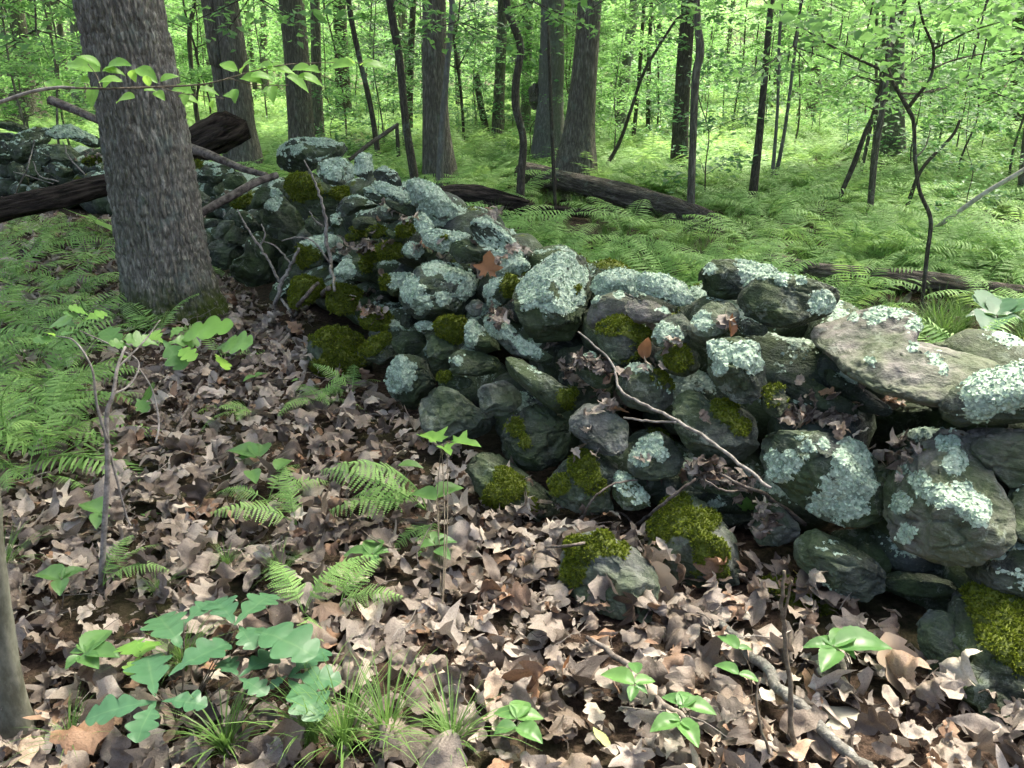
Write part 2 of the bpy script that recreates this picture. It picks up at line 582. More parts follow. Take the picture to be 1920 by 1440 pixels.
def scatter_on(V, F, w, n, g):
    """n points on triangles weighted by vertex weight * area"""
    N, A = vert_normals(V, F)
    wf = A * w[F].mean(1)
    s = wf.sum()
    if s <= 0 or n <= 0:
        return None
    f = g.choice(len(F), n, p=wf / s)
    a = g.random((n, 2)); sw = a.sum(1) > 1; a[sw] = 1 - a[sw]
    T = F[f]
    P = V[T[:, 0]] + (V[T[:, 1]] - V[T[:, 0]]) * a[:, :1] + (V[T[:, 2]] - V[T[:, 0]]) * a[:, 1:]
    Q = N[T].mean(1)
    return P, Q / np.linalg.norm(Q, axis=1)[:, None], s

def basis(Nrm, g):
    r = g.normal(size=Nrm.shape)
    X = np.cross(Nrm, r); X /= np.linalg.norm(X, axis=1)[:, None] + 1e-9
    return X, np.cross(Nrm, X)

def lichen_mesh(P, Q, size, g):
    n = len(P)
    Q = Q + g.normal(scale=0.6, size=Q.shape); Q /= np.linalg.norm(Q, axis=1)[:, None]
    X, Y = basis(Q, g)
    K = 7
    a = np.linspace(0, 2 * math.pi, K, endpoint=False)[None] + g.random((n, 1)) * 6
    r = size[:, None] * (0.45 + 0.75 * g.random((n, K)))
    h = size[:, None] * (0.05 + 0.4 * g.random((n, K)))
    ring = P[:, None] + (r * np.cos(a))[..., None] * X[:, None] + (r * np.sin(a))[..., None] * Y[:, None] + h[..., None] * Q[:, None]
    V = np.concatenate([P[:, None] + (size * 0.12)[:, None, None] * Q[:, None], ring], 1).reshape(-1, 3)
    b = np.arange(n)[:, None] * (K + 1)
    j = np.arange(K)[None]
    F = np.stack([b + 0 * j, b + 1 + j, b + 1 + (j + 1) % K], -1).reshape(-1, 3)
    rn = np.repeat(g.random(n) * 0.65, K + 1).reshape(n, K + 1)
    rn[:, 1:] += 0.3 * g.random((n, K))
    return V, F, rn.ravel()

def moss_mesh(P, Q, size, g):
    n = len(P)
    K = 5
    X, Y = basis(Q, g)
    a = g.random((n, K)) * 6.283
    lean = 0.25 + 0.6 * g.random((n, K))
    d = Q[:, None] + lean[..., None] * (np.cos(a)[..., None] * X[:, None] + np.sin(a)[..., None] * Y[:, None])
    s = np.cross(d, Q[:, None] + 0.3 * g.normal(size=(n, K, 3))); s /= np.linalg.norm(s, axis=2)[..., None] + 1e-9
    L = size[:, None] * (0.6 + 0.8 * g.random((n, K)))
    w = 0.28 * L
    c = P[:, None] + 0 * d
    V = np.stack([c - s * w[..., None], c + s * w[..., None], c + d * L[..., None]], 2).reshape(-1, 3)
    F = np.arange(n * K * 3).reshape(-1, 3)
    b = g.random(n)[:, None, None] * 0.5
    rn = np.stack([np.zeros((n, K)), np.zeros((n, K)), 0.5 * np.ones((n, K))], 2) + b
    return V, F, rn.ravel()

wall = empty('stone_wall', Vector((*WP[4], 0)))
tag(wall, 'tumbled dry stone wall of mossy lichen-spotted boulders crossing the woodland floor', 'stone wall', None, 'thing')
WINV = Matrix.Translation(-Vector((*WP[4], 0)))
W0 = np.array([*WP[4], 0.0])

def finish_stone(Vw, F, C, tone, lich, moss, g, fine, parent=wall, origin=W0):
    """Vw world verts, masks per vertex"""
    global SN
    Nw, _ = vert_normals(Vw, F)
    Vw = Vw + Nw * (moss * 0.012 + lich * 0.003)[:, None]
    STONE_V.append(Vw); STONE_F.append(F + SN); SN += len(Vw)
    o = ob('stone', mk_mesh('stone', Vw - C, F, {'lich': lich, 'moss': moss}, True), M['stone'], parent, C - origin)
    o['tone'] = [float(x) for x in tone]
    dpt = depth_of(C)
    vis = ((Nw * (EYE - Vw)).sum(1) > -0.02 * dpt).astype(float) * 0.85 + 0.15
    fs = max(1.0, dpt / 3.2)
    for nm, msk, dens, fn in (('lichen', np.clip(lich * 1.9 - 0.4, 0, 1), 16000 / fs ** 1.7, lichen_mesh), ('moss', np.clip(moss * 1.7 - 0.45, 0, 1), 30000 / fs ** 1.7, moss_mesh)):
        w = msk * vis
        _, A = vert_normals(Vw, F)
        area = float((A * w[F].mean(1)).sum())
        n = int(area * dens * fine)
        if n < 12:
            continue
        P, Q, _ = scatter_on(Vw, F, w, n, g)
        if nm == 'lichen':
            V, T, rn = fn(P, Q, (0.003 + 0.0042 * g.random(n)) * fs ** 0.8, g)
        else:
            V, T, rn = fn(P, Q, (0.0042 + 0.0045 * g.random(n)) * fs ** 0.75, g)
        l = ob(nm, mk_mesh(nm, V - C, T, {'rnd': rn}), M[nm], o)
        l['kind'] = 'stuff'
    return o

TONES = {'g': (0.072, 0.082, 0.068), 'd': (0.038, 0.044, 0.037), 'b': (0.056, 0.066, 0.064), 'l': (0.15, 0.158, 0.138), 'p': (0.165, 0.153, 0.142), 'm': (0.065, 0.075, 0.05), 's': (0.15, 0.156, 0.143)}

def poly_stone(poly, tone='g', L=0.3, Mo=0.1, thick=0.8, push=0.0, lspots=None, mspots=None, lev=4, seed=0, t=None, tilt=None, fine=1.0, gy=None, fac=15):
    g = np.random.default_rng(1000 + seed)
    poly = np.asarray(poly, float)
    A = poly; B = np.roll(poly, -1, 0)
    cr = A[:, 0] * B[:, 1] - B[:, 0] * A[:, 1]
    ar = cr.sum() / 2
    c = np.array([((A[:, 0] + B[:, 0]) * cr).sum(), ((A[:, 1] + B[:, 1]) * cr).sum()]) / (6 * ar)
    size_px = math.sqrt(abs(ar))
    if gy is not None:
        p = G(*gy); t = depth_of(p)
        T = thick * 0.5 * size_px / FPX * t
        t = t + T * 0.5
    else:
        t = wall_hit(*c) if t is None else t
        T = thick * 0.5 * size_px / FPX * t
        t = t + T * 0.45
    t += push
    rd = ray(*c)
    hh = 0.5 * (poly[:, 1].max() - poly[:, 1].min()) * t / FPX * 0.92
    if push < .11 and CAM_H + rd[2] * t < 0.72 * hh:      # the lowest stones stand on the ground, not in it
        t = (0.72 * hh - CAM_H) / rd[2]
    sc = t / FPX
    C = EYE + ray(*c) * t
    loc = (poly - c) * sc
    loc[:, 1] *= -1
    th, r = radial(loc)
    d, F = ICO[lev + 1]
    ang = np.arctan2(d[:, 1], d[:, 0])
    Rr = np.interp(ang, np.append(th, math.pi), np.append(r, r[0]))
    cc = np.sqrt(np.clip(1 - d[:, 2] ** 2, 0, 1))
    S = math.sqrt(abs(ar)) * sc
    X = np.stack([Rr * cc ** 0.8 * np.cos(ang), Rr * cc ** 0.8 * np.sin(ang), T * np.sign(d[:, 2]) * np.abs(d[:, 2]) ** 0.85], 1)
    # flattened facets turned towards the front and back
    for _ in range(fac):
        n = g.normal(size=3); n[2] = abs(n[2]) * 0.8 + 0.3
        if g.random() < 0.35: n[2] *= -1
        n /= np.linalg.norm(n)
        pr = X @ n
        h = pr.max() * (0.56 + 0.3 * g.random())
        over = np.clip(pr - h, 0, None)
        X -= n[None] * (over * (0.88 + 0.12 * g.random()))[:, None]
    # a broad tilt of the face, then weathering
    tl = tilt if tilt is not None else (g.normal() * 0.12, 0.28 + g.normal() * 0.1)
    X[:, 2] += -(X[:, 0] * tl[0] + X[:, 1] * tl[1])
    U = X / S
    nz = (fbm(U * 2.6 + seed, seed, 4, 0.55) - 0.5)
    n2 = np.abs(fbm(U * 6.0 + seed * 1.7, seed + 9, 3, 0.55) - 0.5)
    N, _ = vert_normals(X, F)
    face = np.abs(N[:, 2])[:, None] * 0.75 + 0.25
    n4 = fbm(U * 15.0 + seed * 2.1, seed + 19, 2, 0.5) - 0.5
    crk = np.abs(fbm(U * np.array([1.6, 3.2, 1.6]) + seed * 3.3, seed + 29, 3, 0.5) - 0.5)
    X = X + N * (S * (0.2 * nz - 0.18 * n2 + 0.045 * n4 - 0.05 * np.clip(1 - crk / 0.03, 0, 1)))[:, None] * face
    # bring the outline back to the traced one
    ra = np.hypot(X[:, 0], X[:, 1]); aa = np.arctan2(X[:, 1], X[:, 0])
    nb = 40
    bi = ((aa + math.pi) / (2 * math.pi) * nb).astype(int) % nb
    mx = np.full(nb, 1e-6); np.maximum.at(mx, bi, ra)
    bc = -math.pi + (np.arange(nb) + .5) * 2 * math.pi / nb
    rt = np.interp(bc, np.append(th, math.pi), np.append(r, r[0])) / mx
    rt = np.clip(rt, .8, 1.6)
    rt = .25 * np.roll(rt, 1) + .5 * rt + .25 * np.roll(rt, -1)
    X[:, :2] *= np.interp(aa, np.concatenate([[bc[0] - 2 * math.pi / nb], bc, [bc[-1] + 2 * math.pi / nb]]), np.concatenate([rt[-1:], rt, rt[:1]]))[:, None]
    # world
    vw = ray(*c); vw = vw / np.linalg.norm(vw)
    ex = np.cross(vw, UPV); ex /= np.linalg.norm(ex)
    ey = np.cross(ex, vw)
    Vw = C[None] + X[:, :1] * ex[None] + X[:, 1:2] * ey[None] - X[:, 2:] * vw[None]
    Nw, _ = vert_normals(Vw, F)
    up = Nw[:, 2]
    nzl = fbm(Vw * 11.0, 31, 5, 0.65)
    nzm = fbm(Vw * 6.0, 77, 4, 0.6)
    q = Vw - EYE
    dp = q @ FWD
    pxx = 960 + FPX * (q @ RGT) / dp
    pyy = 720 - FPX * (q @ UPV) / dp
    def spots(sp, nz_):
        m = np.zeros(len(Vw))
        fr = sstep(-0.35, 0.1, -(Nw @ vw))
        for (x, y, rr) in sp:
            dd = np.hypot(pxx - x, pyy - y) / rr
            m = np.maximum(m, sstep(1.24, 0.72, dd + (nz_ - 0.5) * 2.8))
        return m * fr
    lich = sstep(0.51, 0.63, nzl + 0.26 * up + (L - 0.55) * 0.85) if L > 0.02 else np.zeros(len(Vw))
    moss = sstep(0.52, 0.62, nzm + 0.25 * up + (Mo - 0.6) * 0.85) if Mo > 0.02 else np.zeros(len(Vw))
    if lspots: lich = np.maximum(lich * 0.0, spots(lspots, nzl))
    if mspots: moss = np.maximum(moss * 0.0, spots(mspots, nzm))
    lich = lich * (1 - 0.8 * moss)
    tn = np.array(TONES[tone]) * (0.85 + 0.3 * g.random())
    return finish_stone(Vw, F, C, tn, lich, moss, g, fine)

def blk(x0, y0, s, pts):
    return [(x0 + x / s, y0 + y / s) for x, y in pts]

E = lambda *p: blk(340, 230, 4, p)
A_ = lambda *p: blk(500, 380, 3, p)
B_ = lambda *p: blk(840, 560, 3, p)
C_ = lambda *p: blk(1280, 480, 3, p)
D_ = lambda *p: blk(1280, 960, 3, p)
F_ = lambda *p: blk(0, 200, 4.8, p)
Z_ = lambda *p: list(p)

ST = [
 # pile behind the leaning twigs
 (E((740,200),(860,130),(1080,118),(1230,150),(1255,240),(1120,270),(1010,330),(960,370),(830,375),(735,350)), dict(tone='g', L=.5, Mo=.15, thick=.9)),
 (E((1010,350),(1060,290),(1180,258),(1280,300),(1295,400),(1210,460),(1080,460)), dict(tone='l', L=.6, Mo=.05, push=-.12)),
 (E((1300,290),(1360,230),(1420,240),(1440,390),(1390,440),(1310,420)), dict(L=.6, Mo=.05)),
 (E((1445,370),(1530,330),(1620,380),(1665,470),(1560,470),(1450,430)), dict(L=.42)),
 (E((790,480),(830,400),(1000,385),(1130,480),(1360,490),(1370,560),(1180,600),(1170,690),(1000,690),(830,620),(780,540)), dict(tone='m', L=.1, Mo=.42, thick=.7, mspots=[(655,355,24),(560,345,30),(640,360,18)], push=.06)),
 (E((1410,450),(1500,445),(1690,520),(1750,600),(1640,600),(1480,530)), dict(tone='b', L=.72, Mo=0)),
 (E((1360,500),(1430,480),(1500,560),(1480,590),(1380,560)), dict(L=.6)),
 (E((1500,570),(1650,610),(1760,620),(1770,690),(1700,700),(1560,640)), dict(tone='d', L=.2)),
 (Z_((758,348),(785,337),(822,352),(850,388),(864,425),(828,430),(797,417),(778,388)), dict(tone='l', L=.95, Mo=0, push=.1)),
 (E((1170,640),(1220,570),(1330,550),(1440,590),(1480,640),(1350,650),(1240,710),(1180,700)), dict(tone='g', L=.38, Mo=.1)),
 (E((1470,650),(1530,620),(1620,650),(1660,690),(1600,740),(1520,750),(1470,700)), dict(tone='g', L=.3, lspots=[(722,388,7)])),
 (E((1280,740),(1340,700),(1440,710),(1480,770),(1420,810),(1300,800)), dict(tone='m', L=.05, Mo=.2)),
 (E((930,740),(980,705),(1060,740),(1070,830),(980,840),(935,800)), dict(tone='d', L=.1)),
 (E((1115,700),(1180,680),(1210,730),(1190,790),(1130,780)), dict(tone='g', L=.4)),
 (E((590,640),(650,570),(760,560),(850,640),(930,760),(900,850),(780,830),(640,760),(580,700)), dict(tone='m', L=.2, Mo=.15, thick=.6, lspots=[(512,384,10),(522,372,8)])),
 (E((510,650),(570,510),(620,485),(760,490),(770,560),(660,570),(600,640),(540,680)), dict(tone='g', L=.5, lspots=[(517,362,12)])),
 (E((400,700),(440,655),(520,680),(600,790),(540,820),(420,780)), dict(tone='g', L=.3)),
 (E((250,820),(300,735),(390,730),(400,780),(330,840),(320,880),(250,870)), dict(tone='l', L=.05, Mo=.05)),
 (E((325,860),(400,770),(480,800),(500,870),(450,920),(340,900)), dict(tone='m', L=.1, Mo=.1)),
 (E((100,830),(160,805),(225,850),(225,900),(160,935),(110,900)), dict(tone='l', L=.05)),
 (E((210,930),(260,890),(420,910),(480,950),(480,1040),(330,1100),(220,1080)), dict(tone='b', L=.02, Mo=0)),
 (E((490,900),(560,815),(640,850),(790,910),(800,960),(720,1000),(700,1180),(520,1230),(390,1160),(380,1060),(480,990)), dict(tone='d', L=.25, Mo=.1)),
 (E((870,850),(930,785),(990,850),(960,880),(890,880)), dict(tone='l', L=.05)),
 (E((880,930),(960,870),(1090,840),(1200,860),(1210,920),(1080,980),(1060,1060),(920,1110),(880,1040)), dict(tone='g', L=.45, Mo=.5, mspots=[(572,490,22),(585,478,14)], lspots=[(600,452,28),(630,450,14)])),
 (E((820,1290),(860,1180),(960,1150),(1060,1190),(1080,1250),(960,1340),(830,1400)), dict(tone='m', L=.05, Mo=.95)),
 (E((1080,1270),(1160,1230),(1300,1240),(1370,1290),(1300,1330),(1290,1420),(1180,1440),(1090,1390)), dict(tone='m', L=0, Mo=1.0)),
 (E((1130,990),(1200,960),(1280,1010),(1250,1040),(1160,1060)), dict(tone='b', L=.6)),
 (E((1160,1090),(1220,1030),(1340,1020),(1450,1070),(1490,1120),(1380,1190),(1240,1180),(1170,1140)), dict(tone='b', lspots=[(643,498,17),(655,510,12)], mspots=[(684,500,14)])),
 (E((1340,970),(1420,935),(1500,970),(1480,1030),(1380,1020)), dict(tone='m', Mo=.95, L=0)),
 (E((1480,940),(1560,900),(1650,920),(1640,990),(1540,1010),(1490,980)), dict(tone='m', Mo=.95, L=0)),
 (E((1645,950),(1720,895),(1820,920),(1900,970),(1830,1010),(1760,1020),(1660,1000)), dict(tone='d', lspots=[(775,465,22)])),
 (E((1225,870),(1280,800),(1370,820),(1370,880),(1240,900)), dict(tone='m', Mo=.6, L=.1)),
 (E((1380,820),(1450,785),(1540,800),(1550,850),(1450,870)), dict(tone='m', Mo=.5, L=.1)),
 (E((1520,820),(1560,800),(1690,870),(1700,900),(1600,890)), dict(tone='d', Mo=.3, L=.2)),
 (E((1620,800),(1700,770),(1740,800),(1700,840),(1640,840)), dict(tone='m', Mo=.9, L=0)),
 (E((-60,360),(40,310),(330,290),(420,330),(400,380),(280,440),(150,450),(20,430)), dict(tone='g', L=.42, mspots=[(355,305,18)])),
 (E((50,540),(130,500),(220,560),(200,600),(80,600)), dict(tone='l', L=.1)),
 (E((310,440),(360,390),(470,400),(500,450),(420,500),(330,500)), dict(tone='d')),
 (E((250,480),(300,455),(320,510),(280,550),(230,530)), dict(tone='g')),
 (E((380,610),(450,560),(520,540),(530,590),(480,650),(400,650)), dict(tone='g', Mo=.7, L=.1)),
 (E((120,770),(180,720),(290,720),(290,760),(200,790),(130,800)), dict(tone='g')),
 (E((60,960),(190,930),(215,1080),(170,1130),(80,1080)), dict(tone='d', L=.3)),
 (E((650,1330),(700,1220),(760,1200),(800,1150),(840,1200),(800,1290),(720,1340)), dict(tone='b', L=.35)),
 (E((560,690),(600,640),(640,700),(640,780),(580,760)), dict(tone='d')),
 # middle of the wall
 (A_((750,510),(800,420),(880,350),(960,330),(1080,350),(1180,410),(1210,500),(1150,560),(1110,640),(960,660),(830,650),(750,560)), dict(tone='b', L=.55, Mo=.02, thick=.9, lev=5, lspots=[(770,540,26),(810,505,16),(850,512,30),(880,520,24),(790,570,22),(870,545,18),(830,560,14)])),
 (A_((630,450),(700,400),(800,390),(830,420),(770,480),(740,530),(660,500)), dict(tone='m', lspots=[(745,520,26)], mspots=[(712,525,14)])),
 (A_((235,790),(300,720),(430,700),(530,760),(540,830),(600,900),(590,960),(420,985),(290,950),(240,880)), dict(tone='g', L=0, Mo=.95, thick=.9, lev=5, mspots=[(620,645,46),(610,680,40),(650,632,26),(640,690,36),(670,640,14)])),
 (A_((530,830),(590,770),(680,740),(730,800),(720,870),(650,915),(560,880)), dict(tone='m', L=0, mspots=[(695,648,22),(712,640,14)])),
 (A_((515,650),(570,600),(680,620),(760,670),(750,710),(640,710),(530,690)), dict(tone='m', L=.2, Mo=.85, mspots=[(695,596,24),(720,598,16)], lspots=[(742,606,11)])),
 (A_((700,780),(770,720),(880,730),(900,790),(850,850),(730,850)), dict(tone='d', L=.3, Mo=.15)),
 (A_((830,690),(880,670),(950,680),(950,720),(860,730)), dict(tone='g', L=.75)),
 (A_((955,690),(1000,650),(1110,660),(1120,740),(1060,780),(970,740)), dict(tone='m', L=.02, Mo=.9)),
 (A_((1110,760),(1130,680),(1150,645),(1210,700),(1300,780),(1310,830),(1220,850),(1130,810)), dict(tone='d', lspots=[(888,610,24),(882,640,14)])),
 (A_((1200,660),(1290,625),(1330,650),(1440,760),(1560,840),(1660,880),(1640,910),(1520,900),(1380,850),(1290,770)), dict(tone='b', lspots=[(925,605,28),(950,622,16),(970,640,12),(990,655,14),(1005,665,12)], mspots=[(905,585,13)], push=-.04)),
 (A_((900,820),(930,740),(1010,760),(1100,830),(1060,900),(1020,940),(930,940)), dict(tone='g', L=.15, Mo=.05)),
 (A_((1020,880),(1080,830),(1200,840),(1310,880),(1310,950),(1180,975),(1060,965)), dict(tone='d', lspots=[(858,676,14)])),
 (A_((660,900),(720,855),(880,870),(920,960),(960,1030),(860,1110),(850,1180),(720,1110),(670,1020)), dict(tone='g', lspots=[(745,690,26),(760,715,24),(740,720,18)], lev=5)),
 (A_((960,990),(1010,950),(1150,990),(1160,1030),(1060,1060),(970,1030)), dict(tone='g', mspots=[(832,704,12)], L=.1)),
 (A_((860,1130),(960,1030),(1060,1060),(1180,1150),(1290,1210),(1270,1290),(1130,1330),(980,1360),(880,1270)), dict(tone='l', L=0, Mo=.05, thick=.9, lev=5, push=-.05)),
 (A_((1190,1060),(1230,990),(1330,985),(1420,1060),(1440,1130),(1330,1200),(1210,1180)), dict(tone='s', L=.05, Mo=.02, push=-.03)),
 (A_((1320,900),(1350,840),(1450,900),(1600,980),(1740,1080),(1780,1130),(1690,1220),(1560,1130),(1420,1020)), dict(tone='g', L=.1, mspots=[(1060,745,16),(1072,735,10)], push=-.06)),
 (A_((1320,1330),(1380,1200),(1500,1135),(1620,1160),(1720,1260),(1720,1390),(1620,1480),(1440,1510),(1340,1430)), dict(tone='d', mspots=[(970,805,18),(985,830,14)], L=.02, thick=.95, lev=5)),
 (A_((1390,520),(1440,420),(1560,330),(1660,260),(1790,310),(1830,420),(1820,520),(1760,640),(1740,740),(1640,820),(1520,790),(1430,650)), dict(tone='d', L=.8, thick=.95, lev=5, lspots=[(1010,520,30),(1045,490,30),(1060,525,26),(995,560,22),(1025,565,20),(1080,520,22),(1060,570,16),(985,540,20),(1085,560,16)], mspots=[(1082,542,10)], tilt=(.1, .75))),
 (A_((1220,480),(1280,430),(1400,410),(1420,450),(1380,540),(1300,600),(1230,570)), dict(tone='g', lspots=[(915,545,16),(930,525,14),(922,570,13)], mspots=[(955,540,16)])),
 (A_((1115,590),(1170,540),(1215,560),(1200,650),(1150,640)), dict(tone='s', L=0, Mo=0)),
 (A_((850,170),(920,150),(1110,170),(1190,200),(1060,250),(1000,290),(900,240)), dict(tone='g', L=.7, mspots=[(835,447,8)])),
 (A_((1030,240),(1120,205),(1230,220),(1300,270),(1200,330),(1090,340),(1030,300)), dict(tone='d', L=.3, Mo=.1)),
 (A_((1220,310),(1300,270),(1400,290),(1490,350),(1420,400),(1290,420),(1240,380)), dict(tone='b', L=.85)),
 (A_((1140,120),(1220,85),(1320,150),(1400,220),(1465,320),(1380,310),(1270,250),(1170,200)), dict(tone='g', L=.62, push=.1)),
 (A_((835,90),(890,55),(930,110),(945,165),(870,175),(840,140)), dict(tone='g', L=.75)),
 (A_((760,640),(830,600),(860,660),(800,700),(750,690)), dict(tone='d')),
 # right half
 (Z_((1100,595),(1115,560),(1160,545),(1190,560),(1180,600),(1145,615),(1110,618)), dict(tone='p', lspots=[(1115,560,10),(1160,552,9)], push=.02)),
 (Z_((1105,545),(1120,515),(1160,505),(1200,512),(1200,555),(1150,560)), dict(tone='g', L=.9, push=.18)),
 (Z_((1170,580),(1182,560),(1225,565),(1265,590),(1240,605),(1195,606)), dict(tone='p', L=.3)),
 (Z_((1190,535),(1205,512),(1245,515),(1285,535),(1300,575),(1282,580),(1240,560),(1205,548)), dict(tone='b', L=.85, push=.06)),
 (B_((830,190),(880,140),(960,105),(1050,140),(1140,220),(1080,320),(980,370),(870,310)), dict(tone='g', Mo=.55, L=.05)),
 (B_((1150,200),(1220,110),(1310,80),(1360,140),(1370,230),(1260,265),(1160,260)), dict(tone='g', lspots=[(1245,625,26),(1270,632,16)])),
 (B_((1155,330),(1200,280),(1320,270),(1410,310),(1410,400),(1320,440),(1220,410)), dict(tone='m', L=.02, mspots=[(1270,668,26)])),
 (B_((950,520),(980,420),(1030,365),(1130,380),(1250,480),(1260,580),(1170,650),(1000,600)), dict(tone='g', Mo=.4, L=.25)),
 (B_((1280,580),(1320,510),(1450,540),(1480,590),(1640,590),(1730,700),(1720,860),(1600,920),(1450,920),(1350,830),(1280,720)), dict(tone='g', L=.12, mspots=[(1365,770,24),(1390,800,16),(1345,765,14)], lev=5, thick=.85)),
 (B_((680,680),(780,585),(900,620),(1010,700),(1000,840),(930,890),(830,850),(700,760)), dict(tone='s', L=.02, Mo=.02, lev=5, push=-.05)),
 (B_((1005,930),(1070,810),(1180,740),(1260,800),(1320,900),(1280,990),(1160,1020),(1050,1000)), dict(tone='g', lspots=[(1220,830,22),(1200,855,20),(1240,850,14)])),
 (B_((100,970),(200,850),(330,900),(470,1010),(560,1090),(640,1160),(660,1250),(520,1240),(300,1180),(160,1100)), dict(tone='m', L=.02, mspots=[(950,910,30),(930,930,26),(1000,950,16)], lev=5)),
 (B_((560,1030),(640,930),(770,840),(900,880),(960,960),(900,1100),(940,1200),(780,1210),(640,1170)), dict(tone='g', L=.02, mspots=[(1100,880,26),(1050,910,18),(1115,910,16)], lev=5, push=-.04)),
 (B_((930,1000),(990,970),(1050,1030),(1130,1110),(1120,1180),(1000,1190),(930,1120)), dict(tone='m', L=.4, Mo=.3)),
 (B_((720,330),(820,300),(920,420),(940,500),(820,500),(730,430)), dict(tone='d', L=.2)),
 (B_((1130,1290),(1180,1170),(1290,1100),(1440,1140),(1560,1260),(1650,1420),(1660,1580),(1450,1690),(1250,1640),(1140,1480)), dict(tone='l', L=.02, thick=.8, lev=5, gy=(1310,1110), mspots=[(1260,960,36),(1300,990,44),(1330,1040,34),(1250,990,26),(1350,1070,22)])),
 (Z_((1050,1095),(1056,1020),(1115,998),(1190,1028),(1232,1070),(1230,1115),(1205,1168),(1140,1150),(1080,1125)), dict(tone='s', L=.02, thick=.8, lev=5, gy=(1140,1150), mspots=[(1090,1035,30),(1130,1020,24),(1075,1060,24),(1165,1030,14)])),
 (B_((1700,1290),(1750,1150),(1860,1160),(1960,1260),(1970,1330),(1850,1390),(1750,1380)), dict(tone='s', L=.02, Mo=.15)),
 (B_((1320,960),(1560,950),(1700,1040),(1620,1110),(1400,1080)), dict(tone='d', L=0)),
 (C_((40,170),(110,60),(210,15),(420,40),(560,90),(480,160),(300,240),(160,240),(60,210)), dict(tone='d', L=.6, thick=.8, tilt=(0, .6), push=.08, lspots=[(1330,505,14),(1400,500,26),(1440,505,22),(1420,490,20)])),
 (C_((290,150),(380,95),(560,105),(740,140),(860,200),(850,290),(760,360),(620,400),(480,390),(360,310),(300,230)), dict(tone='d', thick=.85, lev=5, tilt=(0, .6), lspots=[(1400,520,18),(1430,515,20),(1465,525,18),(1540,570,22),(1500,525,10)])),
 (C_((690,400),(800,370),(900,330),(1000,280),(1160,265),(1290,310),(1350,400),(1290,470),(1420,500),(1600,560),(1800,610),(1700,660),(1560,800),(1500,840),(1300,800),(1100,740),(950,660),(850,560),(740,450)), dict(tone='p', thick=.75, fac=4, lev=5, tilt=(.05, 1.5), lspots=[(1632,678,11),(1712,655,14),(1755,675,12),(1770,690,10),(1640,580,22),(1690,580,20),(1715,605,16),(1600,592,10)])),
 (C_((1340,470),(1500,480),(1700,540),(1890,580),(1870,640),(1700,650),(1500,560)), dict(tone='p', L=.1, Mo=0, push=.25, thick=.5)),
 (C_((150,480),(280,460),(420,470),(450,620),(460,760),(360,830),(240,800),(150,680)), dict(tone='g', lspots=[(1350,655,24),(1385,660,24),(1410,680,16),(1350,690,14),(1412,645,14)], lev=5, push=-.05)),
 (C_((30,400),(100,300),(170,250),(290,270),(320,370),(200,450),(120,500),(50,470)), dict(tone='l', lspots=[(1315,605,20)])),
 (C_((290,380),(370,350),(480,410),(460,450),(340,440)), dict(tone='d')),
 (C_((440,820),(480,750),(560,740),(590,840),(540,910),(470,880)), dict(tone='m', Mo=.45, L=.1)),
 (C_((500,700),(600,650),(700,680),(900,800),(1000,870),(900,920),(760,900),(620,840),(540,760)), dict(tone='g', L=.22, push=.1)),
 (C_((480,1010),(620,985),(860,1000),(1000,1060),(1100,1200),(1140,1320),(1100,1440),(960,1510),(800,1480),(620,1370),(500,1260),(455,1140)), dict(tone='b', thick=.85, lev=5, push=-.08, lspots=[(1480,860,34),(1510,840,28),(1460,890,20),(1590,860,36),(1620,900,34),(1560,950,40),(1600,930,30),(1530,960,20),(1545,830,20)])),
 (Z_((1693,855),(1755,803),(1805,800),(1835,850),(1850,900),(1885,955),(1870,1010),(1820,1045),(1760,1050),(1690,1025),(1665,985),(1668,920)), dict(tone='p', thick=.9, lev=5, push=-.06, lspots=[(1780,830,24),(1790,870,28),(1720,900,24),(1690,940,22),(1800,920,30),(1830,950,24),(1700,1000,18),(1760,930,16),(1690,880,14)])),
 (Z_((1778,775),(1790,740),(1840,700),(1920,675),(2000,690),(2010,770),(1880,795),(1800,800)), dict(tone='d', L=.9, thick=.9, tilt=(0, .6), push=-.05, lspots=[(1850,735,40),(1900,710,50),(1960,720,50),(1830,770,20)])),
 (C_((1590,1020),(1700,970),(1920,980),(2080,1050),(2080,1300),(1860,1310),(1730,1200),(1620,1090)), dict(tone='p', L=.02, Mo=.05)),
 (C_((760,650),(860,640),(1100,800),(1200,900),(1000,880)), dict(tone='d', push=.15)),  # fill stone under the slab, shadow put into its dark tone
 (D_((650,180),(720,110),(860,140),(1080,260),(1120,380),(1040,490),(900,460),(740,380),(640,280)), dict(tone='g', L=.3, Mo=.02, lev=5, push=-.04)),
 (D_((430,480),(470,390),(600,390),(760,420),(870,480),(800,560),(640,550),(500,500)), dict(tone='m', Mo=.5, L=0, push=-.04)),
 (D_((1610,360),(1700,200),(1830,150),(2000,170),(2080,300),(2030,480),(1800,450),(1650,400)), dict(tone='g', L=.42)),
 (D_((1530,500),(1640,465),(1800,480),(2150,560),(2200,1180),(1780,1180),(1560,1080),(1500,900),(1540,700)), dict(tone='d', L=.05, mspots=[(1850,1130,55),(1890,1180,60),(1930,1220,60),(1820,1110,30)], lev=5, push=-.05)),
 (D_((1330,640),(1400,570),(1510,570),(1570,680),(1600,900),(1560,1080),(1440,1020),(1390,940),(1400,860),(1340,760)), dict(tone='b', L=.08, push=.02, lev=5)),
 (D_((1130,420),(1200,340),(1400,350),(1560,400),(1480,470),(1250,470)), dict(tone='d', L=.1, push=.1)),
 (D_((1150,210),(1300,220),(1500,290),(1600,330),(1400,360),(1200,320)), dict(tone='d', push=.2)),
 (Z_((1890,960),(1920,900),(2010,900),(2060,980),(2000,1060),(1905,1020)), dict(tone='g', L=.3)),
